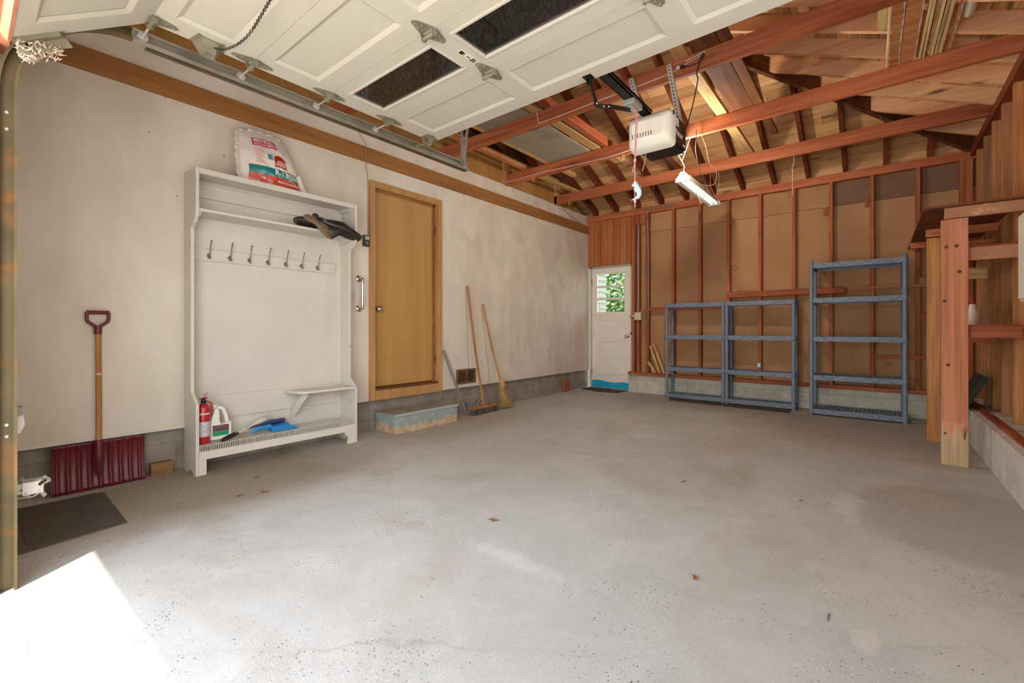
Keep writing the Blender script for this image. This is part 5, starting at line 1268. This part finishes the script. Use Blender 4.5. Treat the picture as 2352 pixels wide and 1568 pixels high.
B(XW, XW+0.006, 2.335, 2.412, 1.272, 1.392).build('plate', 'white', lsw, bevel=0.003); B(XW+0.006, XW+0.016, 2.37, 2.378, 1.322, 1.342).build('toggle', 'ivory', lsw)
vt = thing('vent_register', (XW, 3.91, 0.44), 'brown metal vent register low on the left wall', 'vent')
fr = MB(); fr.box(XW, XW+0.012, 3.745, 4.075, 0.505, 0.532); fr.box(XW, XW+0.012, 3.745, 4.075, 0.352, 0.378); fr.box(XW, XW+0.012, 3.745, 3.775, 0.378, 0.505); fr.box(XW, XW+0.012, 4.045, 4.075, 0.378, 0.505); fr.box(XW, XW+0.012, 3.905, 3.916, 0.378, 0.505)
fr.build('frame', 'grille', vt, bevel=0.002); B(XW, XW+0.003, 3.77, 4.05, 0.375, 0.508).build('duct', 'dark', vt)
lv = MB()
for k in range(10): z = 0.385+0.0125*k; lv.beam((XW+0.006, 3.775, z), (XW+0.006, 4.045, z), 0.009, 0.003, up=(0.5, 0, 1))
lv.build('louvres', 'grille', vt)
MB().beam((XW+0.014, 3.91, 0.48), (XW+0.022, 3.912, 0.50), 0.004, 0.008).build('lever', 'cable_t', vt)

st = thing('wooden_step', (-3.68, 3.05, 0), 'low worn grey green wooden step below the ochre door', 'step')
sp = MB(); sp.prism([(-3.94, 2.66, 0), (-3.60, 2.66, 0), (-3.60, 3.47, 0), (-3.94, 3.47, 0)], (0, 0, 0.175)); sp.build('step_box', 'step', st, bevel=0.002)
B(-3.945, -3.60, 2.655, 3.475, 0.175, 0.19).build('tread', 'step_top', st, bevel=0.002)
B(-3.603, -3.585, 2.65, 3.48, 0.168, 0.193).build('nosing', 'step_nose', st, bevel=0.003)
pp = tag(origin(MB().tube([(-3.79, 3.80, 0.02), (-3.875, 3.522, 0.77)], 0.0155, 12).build('metal_pipe', 'conduit'), (-3.79, 3.80, 0)), 'grey metal pipe leaning beside the ochre door', 'pipe')
# push broom
pb = thing('push_broom', (-3.74, 4.02, 0), 'push broom with reddish handle leaning on the wall past the vent', 'broom')
MB().tube([(-3.735, 4.05, 0.085), (-3.80, 3.98, 0.7), (-3.878, 3.91, 1.545)], [0.0145, 0.0145, 0.014], 12).build('handle', 'broomhandle', pb)
MB().lathe([(0.018, 0), (0.018, 0.05)], (-3.733, 4.052, 0.075), Vector((-0.065, -0.07, 0.615)), 12).build('ferrule', 'broomhandle', pb)
pa, pq = Vector((-3.70, 3.80, 0)), Vector((-3.715, 4.27, 0))
MB().beam(pa+Vector((0, 0, 0.078)), pq+Vector((0, 0, 0.078)), 0.062, 0.028).build('broom_head', 'handlewood', pb, bevel=0.006)
bz = MB(); random.seed(11)
for k in range(700):
    t = random.random(); p = pa.lerp(pq, t)+Vector((random.uniform(-0.027, 0.027), 0, 0.066)); q = p+Vector((random.uniform(-0.012, 0.02)+ (p.x-pa.lerp(pq, t).x)*0.4, random.uniform(-0.02, 0.02)-0.012, -0.064))
    bz.tube([p, q], [0.004, 0.0026], 4, cap=False)
bz.build('bristles', 'bristle', pb)
MB().tube(smoothpath([(-3.735, 4.04, 0.22), (-3.77, 3.985, 0.12), (-3.76, 3.97, 0.085)], 4), 0.003, 6).build('brace_wire', 'steel', pb)
# corn broom
cbm = thing('corn_broom', (-3.66, 4.42, 0), 'straw corn broom leaning upright beside the push broom', 'broom')
MB().tube([(-3.755, 4.385, 0.36), (-3.82, 4.29, 0.80), (-3.88, 4.19, 1.335)], [0.0125, 0.013, 0.0135], 12).build('handle', 'handlewood', cbm)
MB().tube([(-3.755, 4.385, 0.40), (-3.745, 4.40, 0.33), (-3.735, 4.41, 0.28)], [0.0165, 0.032, 0.04], 12).build('binding', 'pale_z', cbm)
sw = MB(); random.seed(21)
for k in range(520):
    a = random.uniform(0, 2*pi); r_ = sqrt(random.random()); tp = Vector((-3.742, 4.402, 0.30))+Vector((cos(a)*0.024*r_, sin(a)*0.034*r_, 0))
    md_ = Vector((-3.728, 4.42, 0.16))+Vector((cos(a)*0.03*r_, sin(a)*0.055*r_, 0)); bt = Vector((-3.69, 4.475, 0.012+0.02*random.random()))+Vector((cos(a)*0.042*r_, sin(a)*0.115*r_, 0))
    sw.tube([tp, md_, bt], [0.0042, 0.0036, 0.0014], 4, cap=False)
sw.build('straw', 'straw', cbm)
stt = MB()
for z, ry in ((0.27, 0.042), (0.235, 0.045)): stt.torus((-3.738, 4.407, z), 0.034, 0.003, (0.1, -0.1, 1), 20, 5)
stt.build('stitching', 'capred', cbm)

# ------------------------------------------------------------------ back area things
def shelf_unit(name, x0, y0, wid, dep, levels, ztop, label, group):
    t = thing(name, (x0, y0, 0), label, 'shelving unit', group)
    R_ = 0.021
    zs_ = [0.0]+levels[1:]+[ztop]
    for (px, py) in ((0, 0), (wid, 0), (0, dep), (wid, dep)):
        lg = MB(); lg.lathe([(R_, 0.0), (R_, ztop-0.008), (R_-0.006, ztop)], (x0+px, y0+py, 0), (0, 0, 1), 16)
        for z in levels: lg.lathe([(R_, z-0.004), (R_+0.005, z), (R_+0.005, z+0.052), (R_, z+0.056)], (x0+px, y0+py, 0), (0, 0, 1), 16, cap=False)
        lg.build('post', 'shelfblue', t)
    for z in levels:
        m = MB(); a, b, c, d = x0, x0+wid, y0, y0+dep
        for yy in (c, d): m.box(a, b, yy-0.012, yy+0.006, z, z+0.055)
        for xx in (a, b): m.box(xx-0.008, xx+0.008, c, d, z, z+0.055)
        nb = int(wid/0.037)
        for k in range(nb): x = a+0.02+(wid-0.04)*k/(nb-1); m.box(x-0.011, x+0.011, c, d, z+0.042, z+0.052)
        for k in range(4): yy = c+dep*(k+1)/5; m.box(a, b, yy-0.008, yy+0.008, z+0.02, z+0.044)
        so = m.build('shelf', 'shelfblue', t)
        gz = MB(); nz = 11; yy = c-0.0125
        for k in range(nz):
            xa = a+0.03+(wid-0.06)*k/nz; xb = a+0.03+(wid-0.06)*(k+1)/nz; za, zb2 = (z+0.008, z+0.047) if k % 2 == 0 else (z+0.047, z+0.008)
            gz.beam((xa, yy, za), (xb, yy, zb2), 0.001, 0.0042, up=(0, 1, 0)) if False else gz.hexa([(xa, yy, za-0.0022), (xb, yy, zb2-0.0022), (xb, yy, zb2+0.0022), (xa, yy, za+0.0022)], [(xa, yy+0.001, za-0.0022), (xb, yy+0.001, zb2-0.0022), (xb, yy+0.001, zb2+0.0022), (xa, yy+0.001, za+0.0022)])
        for f in (0.14, 0.25, 0.74, 0.87): xq = a+wid*f; gz.box(xq-0.002, xq+0.002, yy, yy+0.001, z+0.012, z+0.05)
        gz.build('zigzag_groove', 'shelfline', so)
    return t
low = shelf_unit('shelving_unit', -2.41, 6.60, 0.775, 0.235, [0.018, 0.408, 0.873, 1.332], 1.395, 'left one of the two low four shelf slate blue units', 'slate blue shelving units')
low2 = copy_tree(low); low2.location = (-1.585, 6.585, 0); low2['label'] = 'low slate blue unit standing between its low neighbour and the tall five shelf unit'
shelf_unit('shelving_unit', -0.605, 6.405, 0.84, 0.42, [0.018, 0.418, 0.872, 1.328, 1.738], 1.83, 'tall five shelf slate blue unit nearest the post', 'slate blue shelving units')
cs_ = MB(); random.seed(4)
top = [(-2.30+0.031*k, 6.375-0.0012*k+random.uniform(-0.008, 0.008)+(0.02 if k > 44 else 0), 0.001) for k in range(49)]
cs_.prism(top+[(-0.84, 6.555, 0.001), (-2.34, 6.555, 0.001)], (0, 0, 0.006)); tag(origin(cs_.build('carpet_strip', 'carpet'), (-1.6, 6.4, 0)), 'ragged strip of dark carpet in front of the low blue shelves', 'carpet strip')
dm_ = MB().prism([(-3.90, 6.66, 0.001), (-3.50, 6.52, 0.001), (-3.20, 6.58, 0.001), (-3.16, 6.86, 0.001), (-3.55, 6.93, 0.001), (-3.90, 6.93, 0.001)], (0, 0, 0.007)); tag(origin(dm_.build('doormat', 'carpet'), (-3.5, 6.7, 0)), 'dark brown doormat in front of the white back door', 'doormat')
for (a, b, w, l) in (((-2.665, 6.825, 0.335), (-2.80, 6.852, 0.50), 0.035, 'shortest pale offcut at left of the three on the sill'), ((-2.60, 6.82, 0.337), (-2.765, 6.85, 0.755), 0.036, 'middle pale wood offcut leaning on the sill'), ((-2.525, 6.815, 0.337), (-2.715, 6.85, 0.79), 0.038, 'rightmost pale wood offcut leaning beside the blue shelves')):
    tag(origin(MB().beam(a, b, w, 0.019, up=(0, 1, 0.1)).build('wood_offcut', 'pale_z', bevel=0.002), (a[0], a[1], 0.33)), l, 'wood offcut', 'wood offcuts on the sill')
tag(origin(B(-1.262, -1.225, 6.848, 6.86, 0.50, 0.555).build('small_label', 'tagblue'), (-1.245, 6.855, 0.5)), 'small pale green tag on the stud behind the right low shelves', 'tag')

# right hand timber stand
po = thing('timber_post', (0.45, 4.70, 0), 'tall reddish timber post with worn pale base at the right', 'post')
wmat = None
MB().box(0.378, 0.523, 4.68, 4.72, 0.30, 1.84).build('board', 'post', po, bevel=0.002)
n = 16; jag = [(0.378+0.145*k/n, 4.68, min(0.30, 0.255+0.03*sin(k*2.1)*random.random()+(0.035 if k in (1, 2, 9, 10) else 0)+(-0.045 if k in (4, 5, 6, 13, 14) else 0))) for k in range(n+1)]
MB().prism([(0.378, 4.68, 0.0), (0.523, 4.68, 0.0), (0.523, 4.68, 0.305), (0.378, 4.68, 0.305)], (0, 0.04, 0)).build('worn_base', 'postbase', po)
MB().prism(jag+[(0.523, 4.68, 0.32), (0.378, 4.68, 0.32)], (0, -0.0012, 0)).build('old_paint', 'post', po)
for x, z, r_ in ((0.405, 1.635, 0.012), (0.46, 1.637, 0.013), (0.475, 1.445, 0.013), (0.395, 1.23, 0.011), (0.415, 0.75, 0.012), (0.40, 0.235, 0.008)): MB().lathe([(r_, 0), (r_*0.7, 0.0015), (0, 0.002)], (x, 4.68, z), (0, -1, 0), 10).build('knot', 'dark_y', po)
p2 = tag(origin(B(0.355, 0.445, 5.575, 5.615, 0.0, 1.845).build('timber_post', 'orange_z', bevel=0.002), (0.4, 5.59, 0)), 'ochre timber post behind the reddish one', 'post')
def crossbar(x0, x1, y, z0, z1, mat, label, th=0.038, cat='rail'):
    return tag(origin(B(x0, x1, y, y+th, z0, z1).build('cross_rail', mat, bevel=0.002), ((x0+x1)/2, y, z0)), label, cat)
crossbar(0.395, 0.798, 4.672, 1.845, 1.925, 'paintboard', 'scuffed top rail from the reddish post to the right wall')
crossbar(0.527, 0.798, 4.725, 1.528, 1.622, 'paintboard', 'scuffed cross rail under the platform beside the reddish post')
crossbar(0.527, 0.798, 4.725, 0.952, 1.035, 'red_x', 'lower red cross rail beside the reddish post')
crossbar(0.345, 0.798, 5.53, 1.85, 1.92, 'red_x', 'short cross rail under the platform at the ochre post')
crossbar(0.27, 0.798, 6.3, 1.86, 1.922, 'red_x', 'rear cross rail under the platform edge')
crossbar(0.45, 0.75, 5.65, 1.46, 1.56, 'pale_x', 'pale nailed cross board behind the reddish post')
crossbar(0.45, 0.798, 5.62, 0.90, 0.98, 'red_x', 'deep lower cross rail behind the reddish post')
crossbar(0.44, 0.798, 5.64, 1.70, 1.80, 'red_x', 'dark cross rail just below the platform')
tag(origin(B(0.275, 0.798, 4.62, 6.85, 1.926, 1.94).build('platform', 'ply_dark'), (0.5, 4.62, 1.926)), 'plywood platform on the timber posts at right', 'platform')
tag(origin(B(0.54, 0.798, 4.74, 5.6, 1.623, 1.637).build('shelf_board', 'red_y'), (0.66, 4.74, 1.623)), 'plywood shelf below the platform', 'shelf')
tag(origin(B(0.45, 0.798, 4.74, 5.65, 1.036, 1.05).build('shelf_board', 'red_y'), (0.66, 4.74, 1.036)), 'lower board shelf carrying the white bottle', 'shelf')
bt = thing('spray_bottle', (0.612, 5.2, 1.05), 'white bottle with red cap on the lower shelf behind the post', 'bottle')
MB().lathe([(0.035, 0), (0.038, 0.008), (0.038, 0.09), (0.03, 0.12), (0.022, 0.14), (0.02, 0.17)], (0.605, 5.2, 1.05), (0, 0, 1), 18).build('bottle_body', 'jug', bt)
MB().lathe([(0.018, 0.17), (0.02, 0.175), (0.02, 0.215), (0.015, 0.22)], (0.605, 5.2, 1.05), (0, 0, 1), 16).build('cap', 'capred', bt)
ds = MB().beam((0.60, 5.85, 0.31), (0.74, 5.85, 0.60), 0.5, 0.03, up=(1, 0, -0.4)); tag(origin(ds.build('dark_slab', 'darkgreen', bevel=0.004), (0.67, 5.85, 0.3)), 'dark slab leaning in the corner behind the reddish post', 'slab')
ep = thing('wall_panel', (0.72, 3.5, 1.16), 'white panel edge on the right wall at the frame border', 'panel')
MB().prism([(0.60, 3.60, 1.165), (0.80, 3.60, 1.165), (0.80, 3.60, 1.66), (0.62, 3.60, 1.66), (0.60, 3.60, 1.625)], (0, -0.5, 0)).build('panel_box', 'white_old', ep, bevel=0.003)
B(0.588, 0.60, 3.12, 3.58, 1.18, 1.62).build('panel_door', 'white_old', ep, bevel=0.003)

# ------------------------------------------------------------------ leaves and twigs on the floor
random.seed(31)
LV = [(-1.585, 1.794, 0.028, 'dry curled leaf in the middle of the floor', True), (-2.975, 1.20, 0.024, 'reddish dry leaf right of the hall tree foot', True), (-3.02, 1.08, 0.022, 'crumbled reddish leaf nearer the rubber mat', True), (-0.577, 1.90, 0.02, 'small dark leaf scrap on the right half of the floor', True), (-0.136, 1.935, 0.03, 'brown twig on the floor near the pale worn spot', False), (-1.0, 3.05, 0.03, 'thin twig on the floor ahead of the low shelves', False), (-0.35, 3.15, 0.02, 'dark seed pod at the edge of the damp patch', False), (-3.30, 1.29, 0.02, 'tan leaf by the front leg of the hall tree', True)]
for x, y, s_, l, isleaf in LV:
    m = MB(); a = random.uniform(0, 2*pi)
    if isleaf:
        n = 9; pts = []
        for k in range(n):
            t = 2*pi*k/n; r_ = s_*(1 if k % 2 else 0.5); px, py = r_*cos(t)*1.4, r_*sin(t)*0.7
            pts.append((x+px*cos(a)-py*sin(a), y+px*sin(a)+py*cos(a), 0.003+0.006*random.random()))
        c = (x, y, 0.002); m.add(pts+[c]+[(p[0], p[1], p[2]+0.0015) for p in pts]+[(x, y, 0.0035)], [(i, (i+1) % n, n) for i in range(n)]+[((i+1) % n+n+1, i+n+1, 2*n+1) for i in range(n)]+[(i, n+1+i, n+1+(i+1) % n, (i+1) % n) for i in range(n)])
        tag(origin(m.build('dry_leaf', 'leafdry'), (x, y, 0)), l, 'leaf')
    else:
        m.tube([(x-s_*cos(a), y-s_*sin(a), 0.003), (x+0.003, y, 0.006), (x+s_*cos(a+0.2), y+s_*sin(a+0.2), 0.003)], [0.0015, 0.003, 0.001], 6)
        tag(origin(m.build('twig', 'leafdry'), (x, y, 0)), l, 'twig')

# ------------------------------------------------------------------ outside the back door
hw = struct(empty('wall_neighbour', (-4.5, 8.0, 0)))
B(-4.6, -4.22, 7.15, 8.2, -0.1, 2.35).build('siding_wall', 'siding_grey', hw)
bl_ = MB()
for k in range(20): bl_.box(-4.225, -4.21, 7.15, 8.2, 0.1+0.11*k, 0.11+0.11*k)
bl_.build('siding_lap', 'siding_grey', hw)
def tree(name, x, y, hgt, rad, n, label):
    t = thing(name, (x, y, -0.1), label, 'tree')
    MB().tube([(x, y, -0.1), (x+0.05, y, hgt*0.4), (x, y+0.1, hgt*0.8)], [0.10, 0.07, 0.03], 10).build('trunk', 'bark', t)
    m = MB()
    for k in range(n):
        d = Vector((random.gauss(0, 1), random.gauss(0, 1), random.gauss(0, 1))).normalized()*rad*random.uniform(0.35, 1.0); d.z *= hgt/(2.2*rad)
        c = Vector((x, y, hgt*0.52))+d; u = Vector((random.uniform(-1, 1), random.uniform(-1, 1), random.uniform(-0.6, 0.6))).normalized()*random.uniform(0.05, 0.10); w = u.orthogonal().normalized()*u.length*0.5
        m.add([c-u, c+w, c+u, c-w], [(0, 1, 2, 3)])
    f = m.build('foliage', 'leaf', t, fix=False); return t
random.seed(8)
tree('leafy_tree', -5.6, 12.0, 3.9, 1.25, 3600, 'leafy green tree seen through the upper panes of the back door')
tree('leafy_shrub', -7.9, 16.2, 3.0, 1.3, 2600, 'paler leafy shrub seen low through the back door glass')

# ------------------------------------------------------------------ camera and light
cam = bpy.data.cameras.new('camera'); co = bpy.data.objects.new('camera', cam); COL.objects.link(co)
cam.lens = 1032/2352*36; cam.sensor_width = 36; cam.sensor_fit = 'HORIZONTAL'
cam.shift_y = -29/2352; cam.clip_start = 0.02
co.location = (0, 0, 1.02); co.rotation_euler = (pi/2, 0, atan2(2014-1176, 1032))
scene.camera = co

sun = bpy.data.lights.new('sun', 'SUN'); sun.energy = 2.7; sun.angle = radians(0.6); sun.color = (1.0, 0.94, 0.84)
so = bpy.data.objects.new('sun', sun); COL.objects.link(so)
sd_ = Vector((-0.69, 0.93, -2.73)).normalized()
so.rotation_euler = sd_.to_track_quat('-Z', 'Y').to_euler(); so.location = (2, -3, 8)
pb_ = bpy.data.lights.new('bulb_light', 'POINT'); pb_.energy = 15; pb_.color = (1.0, 0.90, 0.76); pb_.shadow_soft_size = 0.035
po_ = bpy.data.objects.new('bulb_light', pb_); COL.objects.link(po_); po_.location = (-1.54, 4.61, 2.75)

w = bpy.data.worlds.new('sky'); scene.world = w; w.use_nodes = True
nt = w.node_tree; bgn = nt.nodes['Background']
tc = nt.nodes.new('ShaderNodeTexCoord'); sx = nt.nodes.new('ShaderNodeSeparateXYZ'); nt.links.new(tc.outputs['Generated'], sx.inputs[0])
rr = nt.nodes.new('ShaderNodeValToRGB'); rr.color_ramp.elements[0].position = 0.0; rr.color_ramp.elements[0].color = (1.0, 0.985, 0.96, 1)
rr.color_ramp.elements[1].position = 0.7; rr.color_ramp.elements[1].color = (0.74, 0.84, 1.0, 1)
nt.links.new(sx.outputs['Z'], rr.inputs[0]); nt.links.new(rr.outputs[0], bgn.inputs['Color'])
bgn.inputs['Strength'].default_value = 1.65

scene.view_settings.view_transform = 'Standard'
scene.view_settings.look = 'None'
scene.view_settings.gamma = 1.0
scene.view_settings.exposure = 1.93
scene.view_settings.use_curve_mapping = False
scene.cycles.max_bounces = 12
scene.cycles.diffuse_bounces = 8
scene.cycles.transparent_max_bounces = 16
